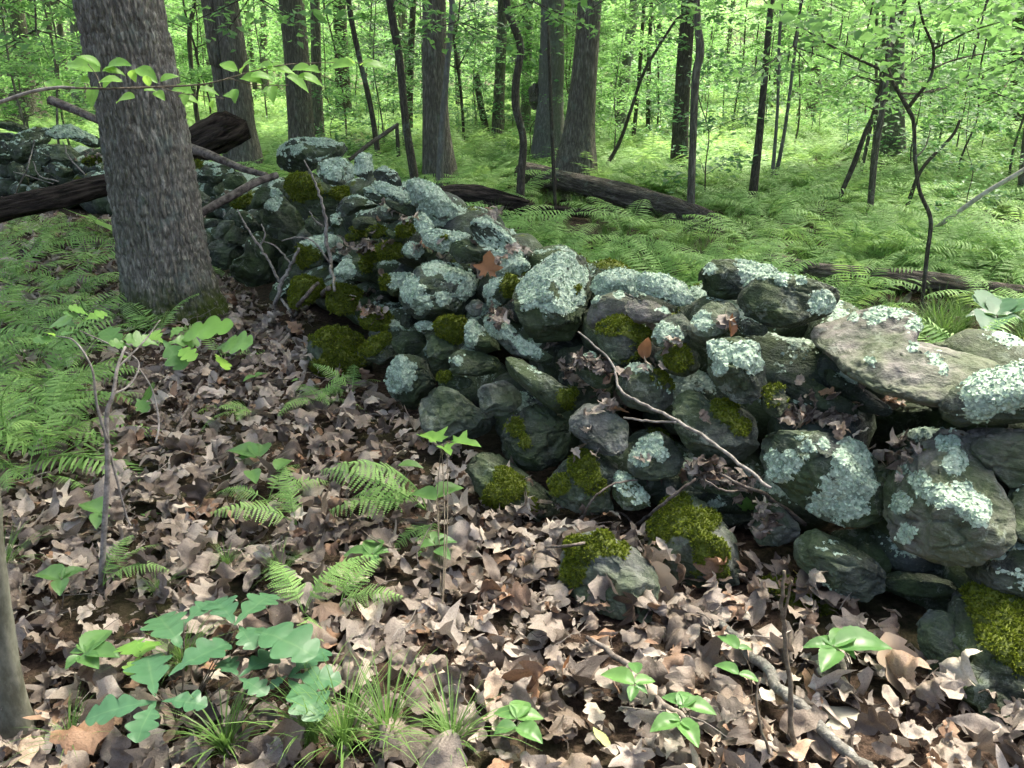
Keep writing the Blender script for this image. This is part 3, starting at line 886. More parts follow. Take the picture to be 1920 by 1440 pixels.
 (Z_((1960,840),(2050,820),(2160,880),(2120,960),(1990,930)), dict(tone='g', L=.4)),
 (Z_((2010,700),(2100,690),(2220,740),(2220,840),(2080,850),(2000,780)), dict(tone='l', L=.5)),
 (Z_((1980,1080),(2080,1040),(2200,1120),(2200,1260),(2060,1240)), dict(tone='g', L=.3, Mo=.4)),
 # far end behind the big trunk
 (F_((100,370),(160,270),(300,190),(420,170),(440,290),(330,360),(260,480),(180,520),(120,450)), dict(tone='g', L=.4)),
 (F_((440,270),(520,200),(640,170),(760,220),(880,260),(900,360),(760,330),(620,290),(470,330)), dict(tone='g', L=.62, push=-.1)),
 (F_((460,400),(520,355),(620,350),(700,410),(730,500),(620,520),(480,490)), dict(tone='l', L=.05, Mo=0)),
 (F_((320,420),(380,350),(450,340),(460,470),(400,540),(330,480)), dict(tone='g', L=.4)),
 (F_((440,530),(500,510),(640,550),(660,600),(560,640),(450,590)), dict(tone='g')),
 (F_((820,680),(870,610),(950,580),(1010,620),(1040,800),(900,790),(830,750)), dict(tone='g', L=.5, push=-.2)),
 (F_((860,530),(930,500),(960,580),(880,590)), dict(tone='g', L=.4)),
 (F_((240,540),(300,450),(360,500),(380,600),(300,660),(250,620)), dict(tone='d')),
 (F_((-40,250),(100,230),(190,260),(120,310),(-20,310)), dict(tone='d')),
 (F_((-60,150),(150,140),(270,180),(200,230),(-40,200)), dict(tone='d', L=.2)),
 (F_((750,500),(830,455),(910,460),(900,520),(780,540)), dict(tone='m', Mo=.9, L=0)),
 (F_((200,520),(240,600),(260,700),(160,680),(120,560)), dict(tone='d')),
 (F_((350,600),(440,600),(500,650),(470,720),(360,720)), dict(tone='d')),
 (F_((900,300),(1000,280),(1150,320),(1180,420),(1000,430),(910,380)), dict(tone='g', L=.4)),
 (F_((-60,330),(60,310),(110,400),(60,520),(-60,500)), dict(tone='d', L=.3)),
]
for k, (poly, kw) in enumerate(ST):
    poly_stone(poly, seed=k, **kw)

for k, (poly, kw) in enumerate([  # backing stones added in the gaps, their dark tone standing in for shade
    (Z_((1470, 700), (1600, 700), (1740, 740), (1810, 800), (1700, 870), (1540, 840)), dict(tone='d', L=.05, Mo=.05, push=.42, thick=.6)),
    (Z_((1420, 640), (1500, 610), (1580, 660), (1560, 740), (1450, 740)), dict(tone='d', L=.05, Mo=.05, push=.3)),
    (Z_((1040, 660), (1120, 640), (1180, 700), (1160, 780), (1060, 760)), dict(tone='d', L=.05, Mo=.1, push=.2)),
    (Z_((1250, 860), (1330, 850), (1440, 920), (1420, 1000), (1300, 980)), dict(tone='d', L=.05, Mo=.1, push=.2)),
    (Z_((1640, 1020), (1760, 1050), (1840, 1100), (1760, 1150), (1650, 1110)), dict(tone='d', L=.05, push=.2)),
    (Z_((1630, 880), (1690, 860), (1720, 960), (1700, 1040), (1640, 1010)), dict(tone='d', L=.05, push=.12)),
    (Z_((1560, 1000), (1640, 990), (1680, 1060), (1640, 1100), (1570, 1060)), dict(tone='d', L=.05, push=.1)),
    (Z_((1860, 820), (1930, 810), (1960, 900), (1900, 930)), dict(tone='d', L=.05, push=.15)),
    (Z_((1560, 700), (1700, 760), (1760, 840), (1640, 850), (1540, 780)), dict(tone='d', L=.02, push=.55, thick=.8)),
    (Z_((1830, 1060), (1900, 1050), (1960, 1110), (1900, 1160), (1820, 1130)), dict(tone='d', L=.05, push=.1))]):
    poly_stone(poly, seed=400 + k, **kw)

N_FACE = len(STONE_V)
# the heart of the wall: rubble behind and under the face
def rubble(C, ax, seed, tone, lev=3):
    g = np.random.default_rng(5000 + seed)
    d, F = ICO[lev]
    X = d * ax
    for _ in range(10):
        n = g.normal(size=3); n /= np.linalg.norm(n)
        pr = X @ n; h = pr.max() * (0.68 + 0.22 * g.random())
        X -= n[None] * (np.clip(pr - h, 0, None) * 0.85)[:, None]
    N, _ = vert_normals(X, F)
    X = X + N * ((fbm(X / ax.mean() * 1.4 + seed, seed, 3) - 0.5) * ax.mean() * 0.3)[:, None]
    q = Matrix.Rotation(g.random() * 6.28, 3, 'Z') @ Matrix.Rotation(g.normal() * 0.3, 3, 'X')
    Vw = X @ np.array(q).T + C
    Nw, _ = vert_normals(Vw, F)
    lich = sstep(0.52, 0.64, fbm(Vw * 9, 31, 4, .6) + 0.26 * Nw[:, 2] - 0.2)
    moss = sstep(0.52, 0.64, fbm(Vw * 6, 77, 4, .6) + 0.25 * Nw[:, 2] - 0.3)
    return Vw, F, C, np.array(TONES[tone]) * (0.8 + 0.3 * g.random()), lich, moss, g

k = 0
RUB = []
seglen = np.hypot(*(np.diff(WP, axis=0).T))
cum = np.concatenate([[0], np.cumsum(seglen)])
for s, zf in ((0.42, 0.18), (0.55, 0.45), (0.62, 0.64), (0.76, 0.76), (0.8, 0.3), (0.92, 0.66), (1.02, 0.45), (1.06, 0.15)):
    u = cum[1] + 0.1
    while u < cum[-1] - 0.1:
        a = min(np.searchsorted(cum, u) - 1, len(WP) - 2)
        f = (u - cum[a]) / seglen[a]
        p = WP[a] * (1 - f) + WP[a + 1] * f
        e = (WP[a + 1] - WP[a]) / seglen[a]
        nrm = np.array([e[1], -e[0]])
        H = WH[a] * (1 - f) + WH[a + 1] * f
        r = 0.11 + 0.05 * rng.random()
        c = np.array([*(p + nrm * (s + rng.normal() * 0.03)), H * zf])
        if c[2] + r * 0.8 < H - 0.06:
            RUB.append(rubble(c, np.array([r * 1.35, r * 1.1, r * 0.85]), k, rng.choice(['g', 'd', 'm', 'b'])))
            k += 1
        u += r * 1.6

RUB.sort(key=lambda q: np.linalg.norm(q[2] - EYE) + (9 if abs(q[2][0]) > q[2][1] * .75 else 0))
N_IND = 292 - N_FACE
for q in RUB[:N_IND]:
    finish_stone(*q, 0.5)
rest = RUB[N_IND:]
if rest:
    n0 = 0; VV, FF, LL, MM = [], [], [], []
    for q in rest:
        VV.append(q[0]); FF.append(q[1] + n0); LL.append(q[4]); MM.append(q[5]); n0 += len(q[0])
        STONE_V.append(q[0]); STONE_F.append(q[1] + SN); SN += len(q[0])
    o = ob('rubble', mk_mesh('rubble', np.vstack(VV) - W0, np.vstack(FF), {'lich': np.concatenate(LL), 'moss': np.concatenate(MM)}, True), M['stone'], wall)
    o['tone'] = list(TONES['g']); o['kind'] = 'stuff'

SV = np.vstack(STONE_V); SF = np.vstack(STONE_F)
# lighter copy for ray tests
BVH = BVHTree.FromPolygons([tuple(v) for v in SV], [tuple(int(a) for a in f) for f in SF])

def surf(px, py, off=0.02):
    """point on stone or ground seen at a pixel, lifted towards the eye"""
    d = ray(px, py); d = d / np.linalg.norm(d)
    h = BVH.ray_cast(Vector(EYE), Vector(d), 30)
    tg = -CAM_H / d[2] if d[2] < 0 else 99
    t = min(h[3], tg) if h[0] is not None else tg
    return EYE + d * (t - off)

def drop(x, y, z0=2.0):
    h = BVH.ray_cast(Vector((x, y, z0)), Vector((0, 0, -1)), 5)
    zg = htf(x, y)
    if h[0] is not None and h[0].z > zg:
        return h[0].z, np.array(h[1])
    return zg, np.array([0, 0, 1.0])
# ------------------------------------------------------------------ foliage pieces
def leaf_cloud(J, P, Q, size, g, wid=0.5):
    """pointed, slightly folded leaves at P with normals Q"""
    n = len(P)
    Q = Q / (np.linalg.norm(Q, axis=1)[:, None] + 1e-9)
    X, Y = basis(Q, g)
    s = size[:, None]
    base = P - Y * s * 0.5
    tip = P + Y * s * 0.5 - Q * s * 0.12
    m1 = P - Y * s * 0.05 + X * s * wid * 0.5 + Q * s * 0.08
    m2 = P - Y * s * 0.05 - X * s * wid * 0.5 + Q * s * 0.08
    V = np.stack([base, m1, tip, m2], 1).reshape(-1, 3)
    b = np.arange(n)[:, None] * 4
    F = np.concatenate([b + np.array([[0, 1, 2]]), b + np.array([[0, 2, 3]])])
    J.add(V, F, np.repeat(g.random(n), 4))

def sapling_mesh(seed, h=5.0, r0=0.022, nbr=13, z0=0.9, spread=1.3, per=60, lsize=0.085):
    g = np.random.default_rng(seed)
    n = 8
    P = np.zeros((n, 3))
    P[:, 2] = np.linspace(-0.1, h, n)
    P[1:, :2] += np.cumsum(g.normal(scale=0.06, size=(n - 1, 2)), 0)
    S = spline(P, 22)
    T = Join(); L = Join()
    V, F = tube(S, np.linspace(r0, r0 * 0.25, len(S)), 7); T.add(V, F)
    for b in range(nbr):
        f = z0 / h + (0.97 - z0 / h) * (b + g.random()) / nbr
        p0 = S[min(int(f * 21), 21)]
        a = b * 2.4 + g.normal() * 0.5
        ln = spread * (1.0 - 0.45 * f) * (0.6 + 0.6 * g.random())
        d = np.array([math.cos(a), math.sin(a), 0.25 + 0.3 * g.random()])
        q = np.array([p0, p0 + d * ln * 0.5, p0 + d * np.array([1, 1, 0.65]) * ln])
        s2 = spline(q, 8)
        V, F = tube(s2, np.linspace(r0 * 0.42, 0.002, 8), 4, False); T.add(V, F)
        m = per
        t = 0.2 + 0.8 * g.random(m) ** 0.8
        c = np.stack([np.interp(t, np.linspace(0, 1, 8), s2[:, k]) for k in range(3)], 1)
        side = np.array([-math.sin(a), math.cos(a), 0])
        off = g.normal(size=m) * 0.3 * ln * (0.35 + 0.5 * t)
        c = c + side * off[:, None] + np.array([0, 0, 1]) * (g.normal(size=m) * 0.04 - np.abs(off) * 0.12)[:, None] + g.normal(size=(m, 3)) * 0.03
        Q = np.tile([0, 0, 1.0], (m, 1)) + g.normal(size=(m, 3)) * 0.26
        leaf_cloud(L, c, Q, lsize * (0.6 + 0.7 * g.random(m)), g, 0.55)
    return T.mesh('sapling_trunk', True), L.mesh('sapling_crown')

def canopy_mesh(seed, rad=2.6, zc=3.0, n=1500, lsize=0.2):
    """a high crown: clumps of leaves round limbs, plus the limbs"""
    g = np.random.default_rng(seed)
    T = Join(); L = Join()
    for b in range(9):
        a = b * 2.4 + g.normal() * 0.4
        e = np.array([math.cos(a) * rad * (0.5 + 0.5 * g.random()), math.sin(a) * rad * (0.5 + 0.5 * g.random()), zc * (0.35 + 0.9 * g.random())])
        s2 = spline(np.array([[0, 0, -0.3], e * np.array([0.45, 0.45, 0.5]), e]), 8)
        V, F = tube(s2, np.linspace(0.09, 0.015, 8), 5, False); T.add(V, F)
        for c in range(3):
            ctr = e * (0.65 + 0.5 * g.random()) + g.normal(size=3) * 0.5
            m = n // 27
            p = ctr + g.normal(size=(m, 3)) * np.array([0.6, 0.6, 0.3])
            leaf_cloud(L, p, np.tile([0, 0, 1.0], (m, 1)) + g.normal(size=(m, 3)) * 0.5, lsize * (0.6 + 0.7 * g.random(m)), g, 0.6)
    return T.mesh('limbs', True), L.mesh('high_crown')

CANOPY = [canopy_mesh(50 + k) for k in range(3)]
for a, b in CANOPY:
    a.materials.append(M['bark_dark']); b.materials.append(M['crown'])

# ------------------------------------------------------------------ trees the photograph shows
def tree(name, label, pts, mat, zf=0.25, ext=9.0, nseg=20, rough=0.06, flare=0.2, group=None, crown=True, dY=None, extra=None, lean=None):
    """pts: (px, py, width px) from the base up; the base stands in fern of height zf"""
    P0 = G(pts[0][0], pts[0][1], zf) if dY is None else D(pts[0][0], pts[0][1], dY)
    Y = P0[1]
    dp = depth_of(P0)
    Q = [(*D(x, y, Y), 0.5 * w * depth_of(D(x, y, Y)) / FPX) for x, y, w in pts]
    Q = [np.array(q) for q in Q]
    d = Q[1] - Q[0]
    zb = htf(Q[0][0], Y) - 0.12
    if Q[0][2] > zb + 0.05:
        b = Q[0].copy(); b[:3] -= d[:3] / max(d[2], 0.1) * (Q[0][2] - zb) * 0.6; b[2] = zb
        b[3] = Q[0][3] * 1.06
        Q.insert(0, b)
    d = Q[-1] - Q[-2]
    if ext:
        s = d[:2] / max(d[2], 0.05)
        s = np.clip(s, -0.25, 0.25)
        for z in (Q[-1][2] + 1.2, ext * 0.65, ext):
            if z > Q[-1][2] + 0.5:
                e = Q[-1].copy(); e[:2] += s * (z - e[2]) * 0.5; e[3] *= 0.86; e[2] = z
                Q.append(e)
    Q = np.array(Q)
    base = Q[0, :3].copy(); base[2] = zb
    n = max(24, min(90, int(len(Q) * 9)))
    S = spline(Q, n)
    S[:, 3] = np.maximum(S[:, 3], 0.002)
    ph = random.random() * 6
    def rf(rr, a, P):
        z = (P[:, 2] - zb)[:, None]
        k = 1 + flare * np.exp(-z / (2.2 * rr.max())) * (1 + 0.35 * np.cos(4 * a[None] + ph) + 0.2 * np.cos(7 * a[None] + 2 * ph))
        X = np.stack([np.cos(a)[None] * 3 + 0 * z, np.sin(a)[None] * 3 + 0 * z, z * 2.0 + 0 * a[None]], -1).reshape(-1, 3)
        nz = fbm(X + ph * 7, 4, 3).reshape(rr.shape) - 0.5
        return rr * k * (1 + rough * 2.2 * nz)
    V, F = tube(S[:, :3] - base, S[:, 3], nseg, True, lambda rr, a, P: rf(rr, a, P + base))
    root = empty(name, base)
    tag(root, label, 'tree', group)
    ob('trunk', mk_mesh('trunk', V, F, None, True), M[mat], root)
    if crown and ext:
        top = Q[-1, :3] - base
        k = random.randrange(3)
        sc = 0.7 + min(0.6, Q[0, 3] * 2.0) + 0.2 * random.random()
        rz = random.random() * 6.28
        for nm, me in zip(('limbs', 'crown'), CANOPY[k]):
            o = ob(nm, me, None, root, top - np.array([0, 0, 1.0]))
            o.rotation_euler = (0, 0, rz); o.scale = (sc, sc, sc)
    if extra:
        extra(root, base, S)
    return root

# the big trunk in front
def big_tree():
    base = G(325, 592)
    Y = base[1]
    path = [(335, 640, 168), (328, 585, 158), (308, 480, 150), (288, 350, 148), (262, 200, 146), (240, 90, 148), (222, 0, 150)]
    Q = np.array([[*D(x, y, Y), 0.5 * w * depth_of(D(x, y, Y)) / FPX] for x, y, w in path])
    zb = htf(*base[:2]) - 0.12
    up = (Q[-1] - Q[-2]) / (Q[-1][2] - Q[-2][2])
    vis_top = Q[-1].copy()
    a1 = vis_top + up * 0.5; a1[3] = vis_top[3]
    b0 = Q[0].copy(); b0[2] = zb; b0[3] *= 1.02
    lo = spline(np.vstack([b0, Q[Q[:, 2] > zb + 0.06], a1]), 330)
    nseg = 330
    def rf(rr, a, P):
        z = (P[:, 2] - zb)[:, None]
        k = 1 + 0.55 * np.exp(-z / 0.12) * (1 + 0.5 * np.cos(3 * a[None] + 0.6) + 0.25 * np.cos(5 * a[None] + 1.0)) + 0.03 * np.cos(2 * a[None] + z)
        ca, sa = np.cos(a)[None] + 0 * z, np.sin(a)[None] + 0 * z
        zz = z + 0 * a[None]
        X = np.stack([ca, sa, zz * 0.9], -1).reshape(-1, 3)
        wob = (fbm(X * 5.0, 12, 2) - 0.5)
        Y1 = np.stack([X[:, 0] * 12 + wob * 1.8, X[:, 1] * 12 + wob * 1.8, X[:, 2] * 6.5], 1)
        n1 = fbm(Y1, 21, 3, 0.55)
        rid = np.abs(n1 - 0.5) * 2
        Y2 = np.stack([X[:, 0] * 24 + wob * 2, X[:, 1] * 24 + wob * 2, X[:, 2] * 19], 1)
        n2 = np.abs(fbm(Y2, 31, 2) - 0.5) * 2
        h = np.clip(rid * 3.0, 0, 1) * 0.018 + np.clip(n2 * 2.4, 0, 1) * 0.011
        big = (fbm(X * 1.6, 44, 3) - 0.5) * 0.03
        return rr * k - 0.008 + (h + big).reshape(rr.shape)
    root = empty('grey_tree', (base[0], base[1], zb))
    tag(root, 'thick grey trunk with finely furrowed bark standing before the wall', 'tree')
    o3 = np.array([base[0], base[1], zb])
    V, F = tube(lo[:, :3] - o3, lo[:, 3], nseg, False, lambda rr, a, P: rf(rr, a, P + o3))
    ob('trunk', mk_mesh('trunk', V, F, None, True), M['bark_main'], root)
    hi = spline(np.array([a1 - up * 0.06, a1 + up * 2.5 * np.array([1, 1, 1, 0]), a1 + up * 5.5 * np.array([1, 1, 1, 0])]), 16)
    hi[:, 3] = np.linspace(a1[3] * 0.99, a1[3] * 0.7, 16)
    V, F = tube(hi[:, :3] - o3, hi[:, 3], 24, True)
    ob('upper_trunk', mk_mesh('upper_trunk', V, F, None, True), M['bark_main'], root)
    for k in range(2):
        for nm, me in zip(('limbs', 'crown'), CANOPY[k]):
            o = ob(nm, me, None, root, hi[-1, :3] - o3 + np.array([0, 0, -0.8 + 0.6 * k]))
            o.rotation_euler = (0, 0, 2.0 * k); o.scale = (1.35, 1.35, 1.2)
big_tree()

# twin stems share one base
def second_stem(px):
    def f(root, base, S):
        Y = base[1]
        Q = np.array([[*D(x, y, Y), 0.5 * w * depth_of(D(x, y, Y)) / FPX] for x, y, w in px])
        e = Q[-1].copy(); e[2] = 9.0; e[0] += (Q[-1][0] - Q[-2][0]) * 1.5
        S2 = spline(np.vstack([Q, e]), 30)
        V, F = tube(S2[:, :3] - base, S2[:, 3], 16, True)
        ob('second_stem', mk_mesh('second_stem', V, F, None, True), M['bark_oak'], root)
    return f

def burl(px, py, w):
    def f(root, base, S):
        c = D(px, py, base[1] - 0.02)
        r = 0.5 * w * depth_of(c) / FPX
        d, F = ICO[4]
        n = fbm(d * 2.2 + 3, 8, 4) - 0.5
        V = d * r * (1 + 1.3 * n)[:, None] * np.array([1.0, 1.0, 1.9])
        ob('burl', mk_mesh('burl', V, F, None, True), M['bark_oak'], root, c - base)
    return f

tree('furrowed_tree', 'twin-stemmed furrowed tree behind the broken dark log', [(464, 318, 62), (452, 240, 52), (440, 120, 48), (423, 0, 46)], 'bark_oak', nseg=28, extra=second_stem([(432, 300, 26), (420, 210, 24), (408, 120, 25), (392, 0, 30)]))
tree('furrowed_tree', 'straight furrowed brown trunk rising behind the lichen-topped capstone', [(568, 300, 50), (562, 200, 46), (555, 100, 45), (546, 0, 46)], 'bark_oak', nseg=28)
tree('slender_tree', 'slim grey trunk close beside the straight furrowed brown one', [(598, 262, 22), (594, 150, 19), (590, 0, 18)], 'bark_oak')
tree('slender_tree', 'thin dark leaning stem beside the slanted snapped branch', [(711, 305, 11), (695, 200, 10), (672, 100, 10), (655, 10, 10)], 'bark_dark', nseg=10)
tree('slender_tree', 'dark slim trunk bending leftwards just behind the heap of stones', [(779, 345, 17), (762, 240, 15), (750, 120, 14), (731, 0, 15)], 'bark_dark', nseg=12)
tree('furrowed_tree', 'broad dark trunk with a thin pale stem against it', [(826, 335, 62), (818, 240, 50), (815, 120, 46), (814, 0, 44)], 'bark_oak', nseg=28)
tree('slender_tree', 'thin pale mottled stem in front of the broad dark trunk', [(824, 348, 14), (829, 240, 12), (838, 130, 11), (848, 0, 9)], 'bark_pale', nseg=10)
tree('crooked_tree', 'black crooked stem with an S bend in front of the hollow log', [(975, 400, 17), (977, 330, 15), (981, 262, 14), (967, 200, 15), (968, 150, 14), (976, 90, 14), (960, 40, 13), (950, 0, 13)], 'bark_dark', zf=0.05, nseg=14, flare=.2)
tree('slender_tree', 'dull brown trunk partly hidden by leaves left of the crooked stem', [(933, 256, 24), (937, 150, 20), (942, 30, 19)], 'bark_oak')
tree('pale_tree', 'pale far trunk seen between the crooked stem and the burred trunk', [(985, 240, 20), (988, 120, 18), (990, 0, 18)], 'bark_pale')
tree('burred_tree', 'broad grey trunk with a dark burr on its flank', [(1030, 292, 66), (1031, 200, 50), (1035, 100, 46), (1036, 0, 44)], 'bark_pale', nseg=28, extra=burl(1003, 180, 22))
tree('furrowed_tree', 'large ridged trunk with a flared foot behind the fallen log', [(1078, 328, 78), (1086, 240, 56), (1096, 130, 47), (1106, 0, 44)], 'bark_oak', nseg=36, flare=.3)
tree('bare_pole', 'thin dead pole standing beside the fallen log', [(1041, 385, 7), (1035, 250, 7), (1030, 120, 6), (1027, 35, 5)], 'bark_dark', zf=0.05, ext=0, nseg=8, crown=False)
tree('pale_tree', 'pale far trunk leaning right in the bright gap', [(1161, 250, 22), (1172, 140, 19), (1190, 0, 18)], 'bark_pale')
tree('slender_tree', 'very thin dark stem right of the leaning pale trunk', [(1188, 255, 8), (1198, 150, 7), (1208, 0, 7)], 'bark_dark', nseg=8)
tree('slender_tree', 'second very thin dark stem right of the leaning pale trunk', [(1215, 250, 9), (1217, 120, 8), (1222, 0, 7)], 'bark_dark', nseg=8)
tree('leaning_sapling', 'long thin stem arching up to the right beside the large ridged trunk', [(1122, 335, 8), (1160, 270, 7), (1185, 200, 6), (1210, 130, 6), (1262, 45, 5), (1290, 0, 4)], 'bark_dark', zf=0.15, ext=4.5, nseg=8)
tree('furrowed_tree', 'straight dark trunk with a thinner stem crossing before it', [(1273, 315, 34), (1278, 200, 29), (1284, 100, 28), (1292, 0, 27)], 'bark_dark', nseg=22)
tree('slender_tree', 'knobbly brown stem standing just right of the straight dark trunk', [(1294, 412, 16), (1298, 300, 14), (1304, 150, 15), (1313, 95, 16), (1306, 0, 13)], 'bark_oak', zf=0.1, nseg=12)
tree('slender_tree', 'dark speckled stem with a snapped look rising from the ferns', [(1413, 352, 17), (1425, 240, 14), (1436, 120, 13), (1443, 40, 12)], 'bark_dark', nseg=12)
tree('slender_tree', 'thin grey green stem right beside the dark speckled one', [(1448, 332, 8), (1458, 200, 6), (1462, 60, 6)], 'bark_pale', nseg=8)
tree('slender_tree', 'thin grey stem leaning right between speckled stem and forked one', [(1455, 330, 8), (1472, 240, 7), (1490, 100, 6)], 'bark_pale', nseg=8)
tree('slender_tree', 'brown stem rising behind the forked black sapling', [(1632, 382, 12), (1642, 280, 12), (1658, 180, 11), (1668, 80, 10)], 'bark_oak', nseg=12)
tree('slender_tree', 'slanting dark stem leaning right towards the forked sapling', [(1577, 365, 9), (1600, 310, 10), (1622, 250, 9), (1645, 190, 8)], 'bark_dark', ext=3.4, nseg=10)
tree('distant_tree', 'broad blurred trunk far behind the forked black sapling', [(1672, 290, 46), (1676, 180, 36), (1680, 60, 32)], 'bark_pale')
tree('distant_tree', 'dark trunk far off at the right edge of the view', [(1905, 240, 28), (1907, 140, 24), (1912, 20, 22)], 'bark_dark')
tree('slender_tree', 'brown stem at the right edge behind the bleached stick', [(1913, 362, 13), (1919, 300, 12), (1930, 200, 12), (1945, 60, 11)], 'bark_oak', nseg=12)
tree('slender_tree', 'short dark stem slanting right below the yellowish maple leaves', [(1706, 372, 8), (1730, 315, 7), (1785, 255, 6), (1800, 225, 5)], 'bark_dark', ext=0, crown=False, nseg=8)
tree('stout_tree', 'dark flared trunk at the far left beyond the wall', [(48, 225, 66), (46, 160, 34), (40, 80, 26), (28, 0, 24)], 'bark_oak', nseg=24, flare=.5)
tree('pale_tree', 'pale trunk beside the dark flared one at far left', [(66, 190, 26), (62, 100, 22), (55, 0, 20)], 'bark_pale')
tree('slender_tree', 'dark thin stem left of the thick grey trunk', [(118, 200, 12), (100, 110, 10), (88, 0, 9)], 'bark_dark', nseg=8)
tree('pale_tree', 'greyish trunk half hidden by the left side of the thick grey trunk', [(150, 215, 26), (146, 100, 22), (140, 0, 20)], 'bark_pale')
tree('slender_tree', 'thin stem right of the thick grey trunk near the top', [(316, 190, 16), (308, 90, 13), (302, 0, 12)], 'bark_dark', nseg=10)
tree('slender_tree', 'wavy thin dark stem between the thick grey trunk and the twin stems', [(374, 250, 10), (362, 160, 9), (355, 60, 9), (365, 0, 8)], 'bark_dark', nseg=8)
tree('slender_tree', 'short dark stub standing behind the dark stem near the stone heap', [(748, 306, 8), (744, 236, 7)], 'bark_dark', ext=0, crown=False, nseg=8)
tree('distant_tree', 'thin trunk left of the broad dark trunk among leaves', [(768, 240, 13), (770, 120, 12), (775, 0, 11)], 'bark_dark')
tree('distant_tree', 'leaning broken trunk right of the broad dark trunk', [(912, 248, 13), (900, 190, 12), (893, 140, 12)], 'bark_dark', ext=0, crown=False)
tree('distant_tree', 'dark far trunk between slim grey trunk and leaning dark stem', [(645, 215, 30), (640, 100, 26), (636, 0, 25)], 'bark_dark')

# forked black sapling at the right
def forked():
    base = G(1728, 590, 0.02)
    Y = base[1]
    k = depth_of(base) / FPX
    root = empty('forked_sapling', base)
    tag(root, 'forked black sapling with zigzag stem and spreading branches', 'tree')
    J = Join()
    def st(pts, dy=0.0):
        n = len(pts)
        Q = np.array([[*D(x, y, Y + dy * i / max(1, n - 1)), 0.39 * w * k] for i, (x, y, w) in enumerate(pts)])
        S = spline(Q, n * 5)
        V, F = tube(S[:, :3] - base, np.maximum(S[:, 3], 0.0015), 8); J.add(V, F)
    st([(1726, 610, 11), (1730, 560, 10), (1738, 480, 10), (1745, 412, 10), (1725, 360, 9), (1716, 300, 9), (1713, 230, 9), (1702, 203, 10)])
    st([(1702, 203, 10), (1680, 165, 8), (1658, 135, 7), (1610, 112, 6), (1562, 88, 5), (1500, 50, 3)], 0.5)
    st([(1702, 203, 9), (1718, 182, 8), (1745, 145, 7), (1750, 92, 6), (1732, 45, 5), (1722, 0, 4), (1712, -60, 3)], -0.3)
    st([(1750, 92, 6), (1785, 75, 4), (1820, 58, 3), (1880, 40, 2)], -0.6)
    st([(1745, 130, 5), (1790, 112, 4), (1850, 100, 3), (1925, 92, 2)], 0.4)
    st([(1680, 165, 6), (1668, 135, 5), (1662, 100, 5), (1680, 70, 4), (1720, 40, 3)], 0.3)
    st([(1690, 175, 5), (1720, 175, 4), (1770, 165, 3), (1830, 140, 2)], 0.7)
    st([(1713, 300, 4), (1735, 275, 3), (1745, 240, 2)], 0.2)
    st([(1700, 150, 4), (1690, 140, 4), (1720, 110, 3), (1760, 95, 2)], 0.5)
    ob('trunk', J.mesh('trunk', True), M['bark_dark'], root)
    g = np.random.default_rng(5)
    L = Join()
    for (x, y, r, n) in ((1560, 70, 70, 60), (1640, 60, 60, 70), (1720, 20, 90, 90), (1820, 50, 80, 80), (1900, 80, 60, 50), (1780, 140, 60, 40), (1500, 40, 60, 50), (1680, 110, 60, 40), (1850, 10, 80, 70)):
        for _ in range(n):
            c = D(x + g.normal() * r * 0.6, y + g.normal() * r * 0.25, Y + g.normal() * 0.45)
            leaf_cloud(L, c[None] - base, np.array([[0, 0, 1.0]]) + g.normal(size=(1, 3)) * 0.4, np.array([0.05 + 0.045 * g.random()]), g, 0.62)
        for _ in range(3):     # hanging catkins
            c = D(x + g.normal() * r * 0.6, y + g.normal() * r * 0.3, Y + g.normal() * 0.3) - base
    ob('crown', L.mesh('crown'), M['crown'], root)
    K = Join()
    for (x, y) in ((1578, 45), (1590, 60), (1578, 100), (1524, 85), (1580, 30), (1716, 30), (1714, 60), (1752, 75), (1762, 60), (1770, 65), (1800, 80), (1808, 80), (1830, 35), (1836, 25), (1480, 95), (1422, 45), (1418, 105), (1676, 10), (1724, 55), (1712, 95), (1836, 60), (1920, 30)):
        c = D(x, y, Y + g.normal() * 0.2) - base
        l = 0.045 + 0.05 * g.random()
        V, F = tube(np.array([c, c + [0.002, 0, -l * .5], c + [0, 0.003, -l]]), np.array([0.003, 0.0045, 0.002]), 5); K.add(V, F)
    ob('catkins', K.mesh('catkins', True), M['bark_dark'], root)
forked()

# lower left sapling trunk at the frame's edge
def edge_sapling():
    base = G(25, 1362)
    Y = base[1]
    k = depth_of(base) / FPX
    Q = np.array([[*D(x, y, Y + dy), 0.5 * w * k] for x, y, w, dy in ((30, 1375, 62, 0), (22, 1300, 46, 0), (8, 1220, 42, .0), (-4, 1130, 40, .0), (-14, 1030, 38, 0), (-30, 850, 36, 0), (-60, 500, 34, 0), (-95, 50, 32, 0), (-150, -600, 28, 0))])
    S = spline(Q, 70)
    root = empty('smooth_sapling', base)
    tag(root, 'smooth grey green sapling trunk at the lower left edge', 'tree')
    def rf(rr, a, P):
        X = np.stack([np.cos(a)[None] + 0 * P[:, :1], np.sin(a)[None] + 0 * P[:, :1], P[:, 2:3] * 6 + 0 * a[None]], -1).reshape(-1, 3)
        return rr * (1 + 0.25 * (fbm(X * 1.3, 3, 3).reshape(rr.shape) - 0.5)) * (1 + 0.25 * np.exp(-np.clip(P[:, 2:3] + 0.02, 0, 9) / 0.05))
    V, F = tube(S[:, :3] - base, S[:, 3], 28, True, rf)
    ob('trunk', mk_mesh('trunk', V, F, None, True), M['smooth'], root)
    L = sapling_mesh(900, 2.2, 0.012, 9, 0.2, 1.0, 50)
    L[0].materials.append(M['bark_dark']); L[1].materials.append(M['crown'])
    top = S[-1, :3] - base
    ob('limbs', L[0], None, root, top - np.array([0, 0, .2])); ob('crown', L[1], None, root, top - np.array([0, 0, .2]))
